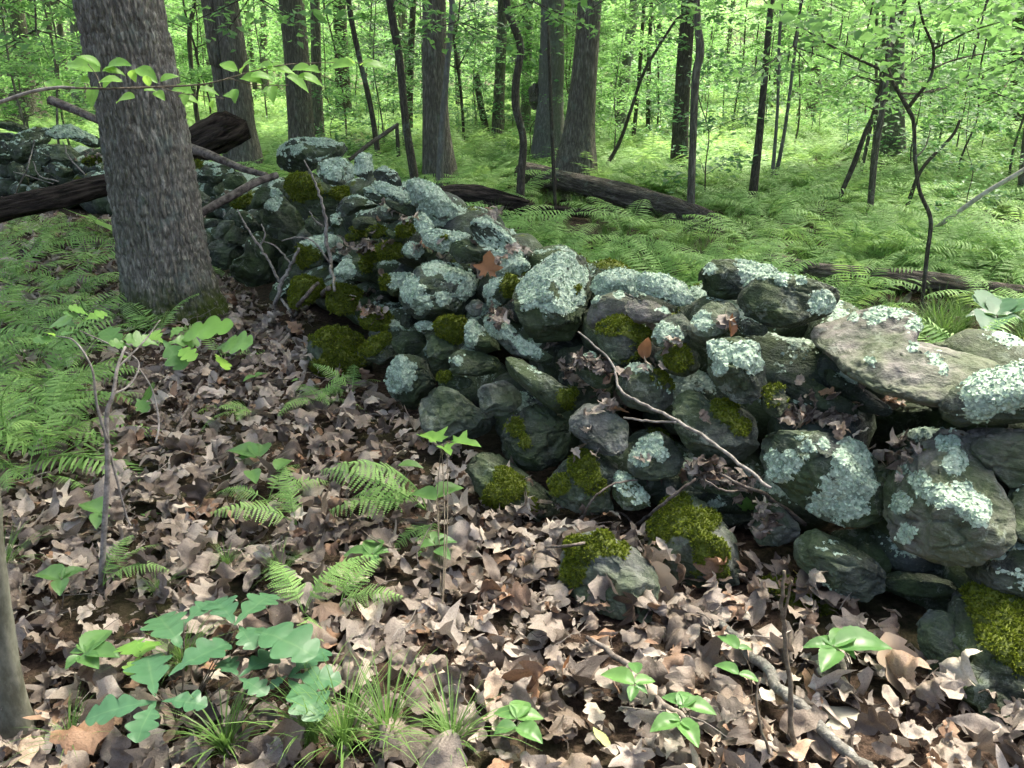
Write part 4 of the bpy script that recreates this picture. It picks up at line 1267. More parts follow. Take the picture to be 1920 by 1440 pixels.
M['smooth'] = mat_plain('smooth_bark', (0.085, 0.088, 0.062), (0.19, 0.195, 0.15), 22, 0.8, 0.5, 0.006, (1, 1, 0.5))
edge_sapling()

# ------------------------------------------------------------------ understory, row on row to the far wood
SAP = []
for k in range(6):
    a, b = sapling_mesh(200 + k, 4.2 + 0.5 * k, 0.016 + 0.004 * (k % 3), 12 + k, 0.7 + 0.25 * (k % 3), 1.15 + 0.12 * k, 150, 0.085 + 0.008 * (k % 3))
    a.materials.append(M['bark_dark' if k % 2 else 'bark_oak'])
    b.materials.append(M['conifer'] if k == 5 else M['crown'])
    SAP.append((a, b))
gs = np.random.default_rng(77)
sap_n = 0
def place_sapling(x, y, s, k, label, group, name='leafy_sapling'):
    root = empty(name, (x, y, htf(x, y)), gs.random() * 6.28)
    root.scale = (s, s, s)
    tag(root, label, 'sapling', group)
    ob('trunk', SAP[k][0], None, root); ob('crown', SAP[k][1], None, root)
LAND = [(-24, 'left of the thick grey trunk'), (-15, 'between thick trunk and twin stems'), (-8, 'behind the heap of stones'), (-1, 'behind the broad dark trunk'), (5, 'behind the burred and ridged trunks'), (11, 'in the bright gap'), (17, 'behind the dark speckled stem'), (25, 'behind the forked black sapling'), (99, 'at the right edge')]
SAPW = ['low leafy sapling', 'tall leafy sapling', 'blue-green sapling']
def where(az, dist, what, rows):
    row = 'nearest row' if dist < rows[0] else ('middle distance' if dist < rows[1] else 'far back')
    return '%s %s, %s' % (what, [t for a, t in LAND if math.degrees(az) < a][0], row)
for _ in range(175):
    az = R(-36 + 72 * gs.random())
    dist = 11 + 30 * gs.random() ** 0.8
    x, y = dist * math.sin(az), dist * math.cos(az)
    if dist < 15 and abs(az) < R(9): continue
    k = 5 if (R(-8) < az < R(0) and gs.random() < .6) else int(gs.integers(0, 5))
    if R(-25) < az < R(-17) and gs.random() < .5: az += .3
    place_sapling(x, y, 0.75 + 0.5 * gs.random(), k, where(az, dist, SAPW[k // 3 if k < 5 else 2], (16, 24)), 'understory saplings')
SHRUB = []
for k in range(3):
    a, b = sapling_mesh(260 + k, 1.3 + .3 * k, 0.008, 11, 0.25, 0.75, 55, 0.075)
    a.materials.append(M['bark_dark']); b.materials.append(M['shrub'])
    SHRUB.append((a, b))
for _ in range(46):
    az = R(-14 + 50 * gs.random()); dist = 8.5 + 17 * gs.random()
    x, y = dist * math.sin(az), dist * math.cos(az)
    root = empty('low_shrub', (x, y, htf(x, y)), gs.random() * 6.28); k = int(gs.integers(0, 3))
    s = .7 + .6 * gs.random(); root.scale = (s, s, s)
    tag(root, where(az, dist, 'low green shrub', (13, 19)), 'shrub', 'low shrubs among the ferns')
    ob('stem', SHRUB[k][0], None, root); ob('crown', SHRUB[k][1], None, root)
# far trunks one can still tell apart
FT = [sapling_mesh(400 + k, 9, 0.09 + 0.03 * k, 8, 3.0, 2.2, 60, 0.16) for k in range(3)]
for a, b in FT:
    a.materials.append(M['bark_oak']); b.materials.append(M['crown'])
for _ in range(75):
    az = R(-36 + 72 * gs.random()); dist = 22 + 30 * gs.random()
    x, y = dist * math.sin(az), dist * math.cos(az)
    k = int(gs.integers(0, 3)); s = 0.6 + 0.6 * gs.random()
    root = empty('distant_tree', (x, y, htf(x, y)), gs.random() * 6.28)
    root.scale = (s, s, 0.8 + 0.3 * gs.random())
    tag(root, where(az, dist, ['slim', 'medium', 'stout'][k] + ' distant trunk', (30, 40)), 'tree', 'distant trunks')
    ob('trunk', FT[k][0], None, root); ob('crown', FT[k][1], None, root)

g3 = np.random.default_rng(1234)
for _ in range(34):
    az = R(-9 + 42 * g3.random()); dist = 11.5 + 9 * g3.random()
    k = int(g3.integers(0, 4))
    place_sapling(dist * math.sin(az), dist * math.cos(az), .45 + .45 * g3.random(), k, where(az, dist, 'slight bushy sapling', (14, 17)), 'bushy saplings among the ferns')

# ------------------------------------------------------------------ scattering (stuff)
def scatter(name, label, P, rot, scl, var, protos, parent=None):
    cl = bpy.data.collections.new(name + '_pieces')
    for k, (me) in enumerate(protos):
        o = bpy.data.objects.new('%s_%02d' % (name, k), me)
        cl.objects.link(o)
    me = bpy.data.meshes.new(name)
    me.vertices.add(len(P)); me.vertices.foreach_set('co', np.asarray(P, np.float32).ravel())
    a = me.attributes.new('rot', 'FLOAT_VECTOR', 'POINT'); a.data.foreach_set('vector', np.asarray(rot, np.float32).ravel())
    a = me.attributes.new('scl', 'FLOAT', 'POINT'); a.data.foreach_set('value', np.asarray(scl, np.float32))
    a = me.attributes.new('var', 'INT', 'POINT'); a.data.foreach_set('value', np.asarray(var, np.int32))
    o = bpy.data.objects.new(name, me); COL.objects.link(o)
    tag(o, label, None, None, 'stuff')
    ng = bpy.data.node_groups.new(name + '_scatter', 'GeometryNodeTree')
    ng.interface.new_socket('Geometry', in_out='INPUT', socket_type='NodeSocketGeometry')
    ng.interface.new_socket('Geometry', in_out='OUTPUT', socket_type='NodeSocketGeometry')
    N = ng.nodes; Lk = ng.links
    gi = N.new('NodeGroupInput'); go = N.new('NodeGroupOutput')
    ci = N.new('GeometryNodeCollectionInfo'); ci.inputs['Collection'].default_value = cl
    ci.inputs['Separate Children'].default_value = True; ci.inputs['Reset Children'].default_value = True
    ip = N.new('GeometryNodeInstanceOnPoints'); ip.inputs['Pick Instance'].default_value = True
    def na(nm, ty):
        x = N.new('GeometryNodeInputNamedAttribute'); x.data_type = ty; x.inputs['Name'].default_value = nm
        return [s for s in x.outputs if s.name == 'Attribute' and s.enabled][0]
    er = N.new('FunctionNodeEulerToRotation')
    Lk.new(na('rot', 'FLOAT_VECTOR'), er.inputs[0])
    Lk.new(gi.outputs[0], ip.inputs['Points']); Lk.new(ci.outputs[0], ip.inputs['Instance'])
    Lk.new(na('var', 'INT'), ip.inputs['Instance Index']); Lk.new(er.outputs[0], ip.inputs['Rotation'])
    Lk.new(na('scl', 'FLOAT'), ip.inputs['Scale']); Lk.new(ip.outputs[0], go.inputs[0])
    md = o.modifiers.new('scatter', 'NODES'); md.node_group = ng
    return o

def joined_clumps(name, label, P, r, nl, ls, g):
    J = Join()
    n_ = len(P)
    c = np.repeat(P, nl, 0) + g.normal(size=(n_ * nl, 3)) * np.array([r, r, r * .35])
    leaf_cloud(J, c, np.tile([0, 0, 1.0], (len(c), 1)) + g.normal(size=(len(c), 3)) * .32, ls * (.6 + .8 * g.random(len(c))), g, .62)
    o = ob(name, J.mesh(name), M['crown'])
    return tag(o, label, None, None, 'stuff')

def clump_mesh(seed, n=70, r=0.7, ls=0.13, mat='crown'):
    g = np.random.default_rng(seed); J = Join()
    p = g.normal(size=(n, 3)) * np.array([r, r, r * 0.35])
    leaf_cloud(J, p, np.tile([0, 0, 1.0], (n, 1)) + g.normal(size=(n, 3)) * 0.45, ls * (0.6 + 0.8 * g.random(n)), g, 0.6)
    me = J.mesh('leaf_clump'); me.materials.append(M[mat]); return me
n = 4200
az = np.radians(-39 + 78 * gs.random(n)); dist = 30 + 42 * gs.random(n) ** 0.9
z = 0.4 + 10 * gs.random(n) ** 1.25
FP = np.stack([dist * np.sin(az), dist * np.cos(az), z], 1)
joined_clumps('far_woods', 'pale green mass of leaves far off between the trunks', FP, 0.9, 48, .2, gs)
# ------------------------------------------------------------------ fallen logs and branches
def log(name, label, pts, mat, zs=None, nseg=26, rough=0.12, jag0=0.0, jag1=0.0, Ys=None, hollow=False, cat='log', knots=()):
    """pts: (px, py, width px) along the axis; each end stands on height zs or at distance Ys"""
    Q = []
    for i, (x, y, w) in enumerate(pts):
        if Ys is not None:
            p = D(x, y, Ys[i])
        else:
            p = G(x, y, zs[i])
        Q.append([*p, 0.5 * w * depth_of(p) / FPX])
    Q = np.array(Q)
    base = Q[0, :3].copy()
    # local frame: z along the log, so that the bark runs lengthwise
    ax = Vector(Q[-1, :3] - Q[0, :3]).normalized()
    rot = ax.to_track_quat('Z', 'Y').to_matrix()
    Ri = np.array(rot.inverted())
    S = spline(Q, 60)
    P = (S[:, :3] - base) @ Ri.T
    ph = random.random() * 9
    L = P[-1, 2]
    def rf(rr, a, PP):
        X = np.stack([np.cos(a)[None] * 2.2 + 0 * PP[:, :1], np.sin(a)[None] * 2.2 + 0 * PP[:, :1], PP[:, 2:3] * 1.6 + 0 * a[None]], -1).reshape(-1, 3)
        nn = fbm(X + ph, 6, 4).reshape(rr.shape) - 0.5
        X[:, 2] *= 0.4; X[:, :2] *= 4
        n3 = np.abs(fbm(X + ph, 16, 3).reshape(rr.shape) - 0.5)
        return rr * (1 + rough * 2.2 * nn - rough * 1.6 * n3)
    V, F = tube(P, S[:, 3], nseg, not hollow, rf)
    g = np.random.default_rng(int(abs(base[0]) * 100))
    n = len(P)
    jj = np.tile(g.random(nseg) * .6 + .4 * np.repeat(g.random(nseg // 2 + 1), 2)[:nseg], n)
    V[:n * nseg, 2] -= jj * jag1 * (np.repeat(P[:, 2], nseg) / L) ** 3
    root = empty(name, base)
    root.rotation_euler = rot.to_euler()
    tag(root, label, cat)
    ob('bark', mk_mesh('bark', V, F, None, True), M[mat], root)
    if hollow:
        P2 = P[::-1]
        V2, F2 = tube(P2, S[::-1, 3] * 0.72, nseg, False, rf)
        J = Join(); J.add(V2, F2)
        for e, e2 in ((0, n - 1), (n - 1, 0)):
            o_ = V[e * nseg:(e + 1) * nseg]; i_ = P[e] + (o_ - P[e]) * 0.72
            k = np.arange(nseg); kn = (k + 1) % nseg
            J.add(np.vstack([o_, i_]), np.stack([k, kn, nseg + kn, nseg + k], 1))
        ob('hollow_core', J.mesh('hollow_core', True), M['rot'], root)
    return root, P, S, Ri, base

log('ridged_log', 'ridged grey brown log slanting down from the foot of the large trunk', [(980, 325, 40), (1040, 336, 40), (1110, 353, 42), (1200, 375, 45), (1290, 400, 44), (1345, 418, 34)], 'log', zs=[.25, .24, .22, .2, .16, .1], nseg=60, rough=.2)
log('hollow_log', 'dark hollow rotten log with an open end by the crooked stem', [(835, 372, 48), (880, 372, 52), (930, 380, 46), (992, 388, 34)], 'rot', zs=[.22, .24, .22, .18], hollow=True, jag1=.3, rough=.35, nseg=40)
log('rotten_log', 'low dark strip of rotten wood continuing beyond the hollow log', [(990, 392, 22), (1050, 396, 18), (1110, 402, 16)], 'rot', zs=[.1, .08, .08], rough=.3)
log('ridged_log', 'long weathered log half sunk in ferns beyond the right half of wall', [(1440, 492, 34), (1540, 512, 38), (1640, 520, 40), (1760, 532, 40), (1860, 548, 40), (1960, 560, 40), (2100, 585, 40)], 'log', zs=[.1, .14, .15, .15, .14, .13, .1], nseg=60, rough=.2)
log('mossy_log', 'thin dark log showing through the ferns behind the middle wall stones', [(1080, 440, 16), (1180, 462, 20), (1290, 478, 24), (1350, 490, 20)], 'rot', zs=[.08, .1, .1, .08], rough=.3)
log('broken_log', 'black broken log end jutting up behind the wall by the twin stems', [(318, 300, 62), (360, 272, 62), (410, 248, 60), (462, 226, 56)], 'rot', Ys=[7.6, 7.7, 7.8, 7.9], rough=.5, jag1=.4, nseg=64)
log('rotten_log', 'long dark rotten log lying along the wall left of the thick trunk', [(-40, 402, 44), (40, 386, 42), (120, 368, 40), (215, 344, 34)], 'rot', Ys=[6.6, 6.75, 6.9, 7.1], rough=.5, nseg=64)
log('fallen_branch', 'grey barkless branch lying over the wall behind the thick trunk', [(330, 270, 18), (375, 284, 18), (420, 302, 15), (460, 318, 13), (500, 328, 10)], 'stick', Ys=[6.6, 6.5, 6.4, 6.3, 6.2], nseg=12, cat='branch')
log('fallen_branch', 'dark branch propped diagonally on the stones right of the thick trunk', [(355, 415, 14), (390, 392, 16), (440, 364, 16), (480, 342, 15), (520, 328, 12)], 'stick', Ys=[5.55, 5.6, 5.7, 5.8, 5.9], nseg=12, cat='branch')
log('fallen_branch', 'pale broken branch slanting down behind the left wall end', [(95, 188, 18), (140, 206, 16), (185, 226, 14), (240, 250, 12)], 'stick', Ys=[8.6, 8.5, 8.4, 8.3], nseg=12, cat='branch')
log('bleached_stick', 'long bleached stick leaning up to the right above the ferns', [(1748, 432, 9), (1790, 402, 9), (1850, 360, 9), (1925, 315, 9), (2010, 255, 8)], 'palestick', Ys=[6.6, 6.5, 6.4, 6.3, 6.2], nseg=10, rough=.06, cat='stick')
log('snapped_branch', 'dark snapped branch slanting up beside the lichen capstone', [(655, 300, 7), (690, 272, 8), (715, 255, 8), (746, 233, 7)], 'bark_dark', Ys=[6.6, 6.7, 6.8, 6.9], nseg=10, cat='branch')
log('snapped_branch', 'short dark snag sticking up from the fallen ridged log', [(1145, 342, 9), (1155, 330, 9), (1172, 316, 7)], 'bark_dark', Ys=[11.2, 11.2, 11.2], nseg=10, cat='branch')

def twigs(name, label, strands, mat='twig', cat='twig', part='branch'):
    """strands: lists of (px, py, width px, offset) resting on what lies there, or (px, py, w, ('Y', y))"""
    root = None
    for k, pts in enumerate(strands):
        Q = []
        for x, y, w, o in pts:
            p = D(x, y, o[1]) if isinstance(o, tuple) else surf(x, y, o + .055)
            Q.append([*p, 0.5 * w * depth_of(p) / FPX])
        Q = np.array(Q)
        if root is None:
            base = Q[0, :3].copy()
            root = empty(name, base); tag(root, label, cat)
        n = max(8, len(Q) * 5)
        S = spline(Q, n)
        S[1:-1, :3] += np.random.default_rng(k).normal(size=(n - 2, 3)) * S[1:-1, 3:4] * 0.35
        V, F = tube(S[:, :3] - base, np.maximum(S[:, 3], 0.0008), 8)
        ob('stem' if k == 0 else part, mk_mesh('twig', V, F, None, True), M[mat], root)
    return root

Y1 = lambda y: ('Y', y)
twigs('dead_twig', 'long pale bare twig sloping down across the right wall stones', [
    [(1084, 622, 2.9, Y1(2.62)), (1120, 652, 3.6, Y1(2.55)), (1150, 685, 4.3, Y1(2.48)), (1160, 728, 5.0, Y1(2.4)), (1200, 755, 5.8, Y1(2.33)), (1280, 795, 6.5, Y1(2.22)), (1350, 840, 6.5, Y1(2.12)), (1400, 880, 6.5, Y1(2.04)), (1445, 915, 5.8, Y1(1.98))],
    [(1268, 792, 4.3, Y1(2.23)), (1220, 790, 4.3, Y1(2.3)), (1170, 783, 3.6, Y1(2.36))]])
twigs('dead_twig', 'thin curved twig lying over the two mossy stones before the wall', [
    [(945, 1026, 4, .02), (1010, 1026, 5, .03), (1075, 1022, 6, .03), (1150, 1005, 7, .02), (1200, 980, 7, .02), (1250, 940, 6, .02), (1305, 897, 5, .02)],
    [(1190, 985, 4, .02), (1165, 962, 4, .03), (1130, 965, 3, .03), (1090, 985, 3, .03)],
    [(1092, 985, 4, .03), (1105, 945, 4, .04), (1145, 910, 4, .05), (1195, 900, 3, .04)]], 'stick')
twigs('dead_twig', 'forked grey twig below the big lichen boulder on the right', [
    [(1510, 985, 9, .03), (1440, 930, 8, .03), (1380, 905, 5, .03), (1310, 865, 4, .03)],
    [(1410, 918, 5, .03), (1360, 920, 4, .03), (1322, 900, 3, .03)]], 'stick')
twigs('lichened_stick', 'lichen-spotted stick lying in leaf litter at lower right', [
    [(1100, 1195, 8, .05), (1170, 1240, 12, .05), (1240, 1320, 13, .05), (1290, 1350, 11, .05)]], 'stick', 'stick')
twigs('lichened_stick', 'dark stick with pale lichen running towards the bottom right corner', [
    [(1345, 1165, 14, .05), (1420, 1235, 20, .05), (1470, 1300, 22, .05), (1545, 1370, 22, .05), (1640, 1460, 24, .05)]], 'bark_pale', 'stick')
twigs('upright_twig', 'tall thin bare stem standing in the litter at lower right', [
    [(1492, 1460, 11, Y1(1.42)), (1484, 1330, 10, Y1(1.46)), (1472, 1200, 9, Y1(1.5)), (1466, 1140, 8, Y1(1.5)), (1470, 1070, 6, Y1(1.52))],
    [(1470, 1160, 6, Y1(1.5)), (1480, 1110, 5, Y1(1.5)), (1485, 1088, 3, Y1(1.5))],
    [(1425, 1270, 5, Y1(1.5)), (1420, 1330, 5, Y1(1.46)), (1450, 1440, 6, Y1(1.4))]], 'stem', 'twig')
twigs('dead_shrub', 'leafless dead shrub with grey forking stems before the stone heap', [
    [(513, 600, 8, .02), (520, 560, 8, Y1(4.7)), (528, 530, 8, Y1(4.7)), (545, 500, 7, Y1(4.7)), (560, 465, 5, Y1(4.7))],
    [(524, 530, 6, Y1(4.7)), (505, 490, 5, Y1(4.7)), (485, 460, 5, Y1(4.7)), (462, 425, 4, Y1(4.7)), (445, 392, 2, Y1(4.7))],
    [(487, 465, 3, Y1(4.7)), (497, 440, 3, Y1(4.7)), (490, 420, 2, Y1(4.7))],
    [(548, 497, 4, Y1(4.7)), (520, 465, 3, Y1(4.7)), (495, 452, 2, Y1(4.7))],
    [(527, 560, 5, Y1(4.7)), (545, 585, 5, Y1(4.6)), (550, 600, 5, .02)]])
twigs('dead_shrub', 'tall pale crooked twig standing up before the mossy block', [
    [(627, 545, 5, .02), (622, 500, 7, Y1(4.45)), (612, 450, 7, Y1(4.5)), (610, 410, 6, Y1(4.5)), (602, 375, 5, Y1(4.5)), (588, 335, 4, Y1(4.5)), (570, 300, 2, Y1(4.5))],
    [(606, 425, 4, Y1(4.5)), (590, 412, 3, Y1(4.5)), (580, 396, 2, Y1(4.5))],
    [(620, 495, 4, Y1(4.45)), (590, 455, 3, Y1(4.45)), (560, 445, 3, Y1(4.45)), (528, 452, 2, Y1(4.45))]], 'twig')
twigs('fallen_branch', 'forked dead branch trailing from the mossy stones down onto litter', [
    [(617, 540, 9, .03), (590, 565, 12, .04), (560, 590, 13, .05), (540, 625, 14, .05), (500, 665, 14, .05), (440, 700, 15, .05), (380, 745, 15, .05), (342, 795, 12, .05)],
    [(597, 530, 6, .05), (570, 560, 8, .05), (548, 600, 9, .05)],
    [(560, 590, 9, .03), (535, 650, 10, .04), (515, 680, 8, .04)]], 'stick', 'branch')
twigs('fallen_branch', 'bent grey branch curling over the litter on the left', [
    [(262, 860, 8, .06), (275, 845, 9, .07), (310, 835, 9, .08), (330, 815, 8, .1), (350, 770, 7, .12), (385, 700, 5, .14), (402, 650, 3, .16)],
    [(262, 862, 7, .06), (300, 860, 8, .06), (330, 840, 7, .06), (370, 828, 6, .06), (430, 832, 5, .06)],
    [(300, 862, 7, .06), (312, 880, 6, .04), (318, 890, 5, .02)]], 'stick', 'branch')
twigs('fallen_branch', 'dark curved stick lying beside the ferns near the centre', [
    [(548, 900, 7, .04), (590, 882, 8, .05), (630, 862, 8, .05), (668, 835, 7, .05)]], 'stick', 'stick')
twigs('fallen_branch', 'small grey stick in the litter left of the thick trunk base', [
    [(420, 560, 9, .03), (436, 590, 10, .03), (440, 640, 9, .03), (430, 680, 7, .03)]], 'stick', 'stick')
twigs('dead_shrub', 'wiry bare twigs sprouting over the far wall end', [
    [(20, 380, 3, .05), (45, 330, 3, Y1(6.4)), (60, 285, 2, Y1(6.4)), (64, 262, 2, Y1(6.4))],
    [(160, 328, 3, Y1(6.4)), (130, 295, 3, Y1(6.4)), (118, 265, 2, Y1(6.4))],
    [(110, 340, 3, Y1(6.3)), (75, 330, 2, Y1(6.3)), (62, 302, 2, Y1(6.3))],
    [(100, 345, 2, Y1(6.3)), (60, 332, 2, Y1(6.3)), (25, 322, 2, Y1(6.3))]])

# ------------------------------------------------------------------ leaves with real outlines
def strip_leaf(kind, nseg=14, cols=5):
    t = np.linspace(0, 1, nseg + 1)
    if kind == 'oak':
        env = 0.36 * np.sin(math.pi * np.clip(t, 0, 1) ** 1.35) ** 0.6 * (0.45 + 0.55 * sstep(0.0, 0.5, t))
        w = env * (0.42 + 0.58 * np.abs(np.sin(math.pi * (3.6 * t + 0.25))) ** 0.6) + 0.004
        w[0] = 0.012; w[-1] = 0.03
    elif kind == 'torn':
        w = 0.3 * (0.5 + 0.6 * vnoise(np.stack([t * 7, 0 * t + gl.random() * 40, 0 * t], 1), 5)) * np.clip(t * 6, .2, 1) * np.clip((1 - t) * 9, .35, 1)
    elif kind == 'lance':
        w = 0.2 * np.sin(math.pi * t ** 0.8) ** 0.9 + 0.004
    else:
        w = (0.29 if nseg > 12 else 0.22) * np.sin(math.pi * t ** 0.78) ** (0.85 if nseg > 12 else 1.1) * (1 - 0.12 * t) + 0.004
        w[1::2] *= 1.06
    c = np.linspace(-1, 1, cols)
    X = w[:, None] * c[None]
    Yv = np.repeat(t[:, None], cols, 1)
    if kind == 'oak':
        Yv = Yv + 0.07 * (np.abs(c)[None] ** 2) * np.sin(math.pi * t)[:, None]
    V = np.stack([X, Yv, 0 * X], -1).reshape(-1, 3)
    i = np.arange(nseg)[:, None] * cols + np.arange(cols - 1)[None]
    F = np.stack([i, i + 1, i + cols + 1, i + cols], -1).reshape(-1, 4)
    vein = np.repeat((np.abs(c) < 0.1).astype(float)[None], nseg + 1, 0).ravel()
    return V, [F], vein

def maple_leaf():
    ctrl = [(-90, .06), (-70, .42), (-55, .36), (-38, .62), (-28, .46), (-12, .4), (5, .7), (14, .86), (24, .66), (38, .5), (55, .52), (66, .78), (76, .86), (90, 1.05)]
    pts = [(a, r) for a, r in ctrl] + [(180 - a, r) for a, r in ctrl[::-1][1:-1]]
    a = np.radians([p[0] for p in pts]); r = np.array([p[1] for p in pts]) * 0.55
    K = len(pts)
    rings = [0.34, 0.67, 1.0]
    V = [[0, 0.3, 0]]
    for q in rings:
        V += [[q * r[k] * math.cos(a[k]), 0.3 + q * r[k] * math.sin(a[k]), 0] for k in range(K)]
    F3 = np.array([[0, 1 + k, 1 + (k + 1) % K] for k in range(K)])
    F4 = np.array([[1 + b * K + k, 1 + (b + 1) * K + k, 1 + (b + 1) * K + (k + 1) % K, 1 + b * K + (k + 1) % K] for b in range(2) for k in range(K)])
    vein = np.zeros(len(V)); vein[0] = 1
    return np.array(V, float), [F3, F4], vein

def curl(V, kl, kc, tw, g, wav=0.02):
    V = V.copy()
    x, y, z = V.T
    z = z + kc * x * x + wav * (fbm(np.stack([x * 6, y * 6, 0 * x + g.random() * 50], 1), 1, 2) - 0.5) * 2
    a = tw * y
    x, z = x * np.cos(a) - z * np.sin(a), x * np.sin(a) + z * np.cos(a)
    if abs(kl) > 1e-3:
        r = 1 / kl - z
        y2 = r * np.sin(kl * y); z2 = 1 / kl - r * np.cos(kl * y)
        y, z = y2, z2
    return np.stack([x, y, z], 1)

gl = np.random.default_rng(42)
DRY = []
for k in range(24):
    kind = ['oak', 'beech', 'maple', 'torn', 'oak', 'beech'][k % 6]
    V, F, ve = maple_leaf() if kind == 'maple' else strip_leaf(kind, 22 if kind == 'oak' else 12)
    flat = k >= 9
    V[:, 0] *= .7 + .6 * gl.random()
    V = curl(V, gl.normal() * (0.7 if flat else 1.6), gl.normal() * (1.3 if flat else 4.0), gl.normal() * (0.4 if flat else 1.0), gl, 0.16 if flat else 0.24)
    V[:, 1] -= V[:, 1].mean(); V[:, 2] -= V[:, 2].min() * 0.6
    me = mk_mesh('dry_leaf', V, F, {'rnd': ve}, True)
    me.materials.append(M['litter'])
    DRY.append(me)

# ------------------------------------------------------------------ leaf litter
def litter_points(n, pxlo, pxhi, pylo, pyhi):
    px = pxlo + (pxhi - pxlo) * gl.random(n); py = pylo + (pyhi - pylo) * gl.random(n)
    return px, py
# near floor: even over the ground, thinning with distance
PTS = []
for (x0, x1, y0, y1, dens) in ((-2.2, 2.4, 1.0, 2.4, 820), (-3.2, 1.6, 2.4, 4.0, 640), (-4.8, 0.4, 4.0, 7.0, 400), (-7, -1.2, 7.0, 9.5, 160), (0.5, 6, 3.2, 6.5, 60)):
    n = int((x1 - x0) * (y1 - y0) * dens)
    PTS.append(np.stack([x0 + (x1 - x0) * gl.random(n), y0 + (y1 - y0) * gl.random(n)], 1))
XY = np.vstack(PTS)
S_, H_ = wall_su(XY[:, 0], XY[:, 1])
keep = (S_ < 0.06) | (S_ > 1.15)
XY, S_ = XY[keep], S_[keep]
zz = ht(XY[:, 0], XY[:, 1])
bank = np.where(S_ < 0.1, 0.03 * np.exp(-np.clip(-S_, 0, 9) / 0.25), 0)
lay = gl.random(len(XY))
zz = zz + 0.055 * lay + bank * lay
rot = np.stack([gl.normal(size=len(XY)) * 0.36, gl.normal(size=len(XY)) * 0.36, gl.random(len(XY)) * 6.28], 1)
scl = 0.028 + 0.11 * gl.random(len(XY)) ** 2.0
var = gl.integers(0, 24, len(XY))
LP = np.column_stack([XY, zz])
# wind-blown leaves caught on and between the stones
spots = [(690, 470, 40, 14, 26), (740, 415, 30, 14, 22), (930, 408, 22, 10, 14), (915, 510, 30, 14, 16), (685, 548, 30, 20, 26), (700, 590, 30, 20, 18), (940, 600, 25, 18, 16), (1070, 700, 35, 22, 24), (1120, 720, 40, 30, 30), (1150, 760, 40, 20, 20),
         (1210, 680, 14, 14, 6), (1500, 790, 45, 20, 26), (1570, 800, 50, 20, 26), (1640, 830, 45, 25, 34), (1680, 870, 25, 25, 18), (1320, 900, 60, 30, 34), (1380, 920, 40, 20, 20), (1430, 1000, 30, 40, 26), (1240, 920, 40, 20, 18), (400, 400, 30, 14, 16),
         (1360, 620, 14, 8, 5), (180, 300, 26, 12, 16), (640, 470, 25, 12, 12), (800, 480, 30, 10, 16), (980, 480, 16, 8, 8), (1100, 850, 30, 20, 10), (1260, 700, 26, 12, 8), (560, 600, 40, 20, 20)]
WPt = []
for (x, y, rx, ry, n) in spots:
    for _ in range(int(n * 1.3)):
        p = surf(x + gl.normal() * rx * .55, y + gl.normal() * ry * .55, 0.0)
        z, nn = drop(p[0], p[1], p[2] + 0.12)
        if nn[2] < 0.25: continue
        WPt.append((p[0], p[1], z + 0.012 + 0.02 * gl.random(), math.atan2(-nn[1], nn[2]) * .6 + gl.normal() * .4, math.atan2(nn[0], nn[2]) * .6 + gl.normal() * .4, gl.random() * 6.28, 0.035 + 0.04 * gl.random(), gl.integers(0, 24)))
WPt = np.array(WPt)
LP = np.vstack([LP, WPt[:, :3]]); rot = np.vstack([rot, WPt[:, 3:6]]); scl = np.append(scl, WPt[:, 6]); var = np.append(var, WPt[:, 7].astype(int)); lay = np.append(lay, np.zeros(len(WPt)))
# the leaves that show largest are individuals
dq = LP - EYE
dp = dq @ FWD
pxx = 960 + FPX * dq[:, 0] / dp; pyy = 720 - FPX * (dq @ UPV) / dp
show = scl / dp * (lay > 0.86) * (pxx > 10) * (pxx < 1910) * (pyy < 1430)
top = np.argsort(-show)[:240]
hues = ['brown', 'tan']
for k in top:
    o = ob('fallen_leaf', DRY[var[k]], None, None, LP[k] + np.array([0, 0, 0.006]))
    o.rotation_euler = rot[k]; s = scl[k]; o.scale = (s, s, s)
    what = ['lobed oak', 'oval beech', 'pointed maple', 'torn', 'lobed oak', 'oval beech'][var[k] % 6]
    at = 'bottom edge' if pyy[k] > 1330 else ('lower part' if pyy[k] > 1150 else 'mid litter')
    sd = 'left' if pxx[k] < 520 else ('centre' if pxx[k] < 1100 else 'right')
    tag(o, 'dry %s leaf on the litter, %s, %s' % (what, at, sd), 'leaf', 'uppermost dry leaves of the litter')
m = np.ones(len(LP), bool); m[top] = False
scatter('leaf_litter', 'thick layer of dry brown oak and maple leaves on the ground', LP[m], rot[m], scl[m], var[m], DRY)

# twigs and stalks lying in the litter
TWG = []
for k in range(5):
    q = np.cumsum(gl.normal(size=(5, 3)) * np.array([.12, .12, .05]) + np.array([0, .25, 0]), 0)
    V, F = tube(spline(q - q[0], 9), np.linspace(.012, .005, 9), 5)
    me = mk_mesh('twig_bit', V, F, None, True); me.materials.append(M['twig' if k % 2 else 'stick']); TWG.append(me)
n = 800
tx, ty = -3.5 + 5.7 * gl.random(n), 1.0 + 5.0 * gl.random(n)
St, _ = wall_su(tx, ty); kk = St < .02; tx, ty = tx[kk], ty[kk]; n = len(tx)
scatter('twig_litter', 'small broken twigs and stalks strewn through the leaf litter', np.stack([tx, ty, ht(tx, ty) + .045 + .03 * gl.random(n)], 1), np.stack([gl.normal(size=n) * .2, gl.normal(size=n) * .2, gl.random(n) * 6.28], 1), .06 + .16 * gl.random(n) ** 1.5, gl.integers(0, 5, n), TWG)

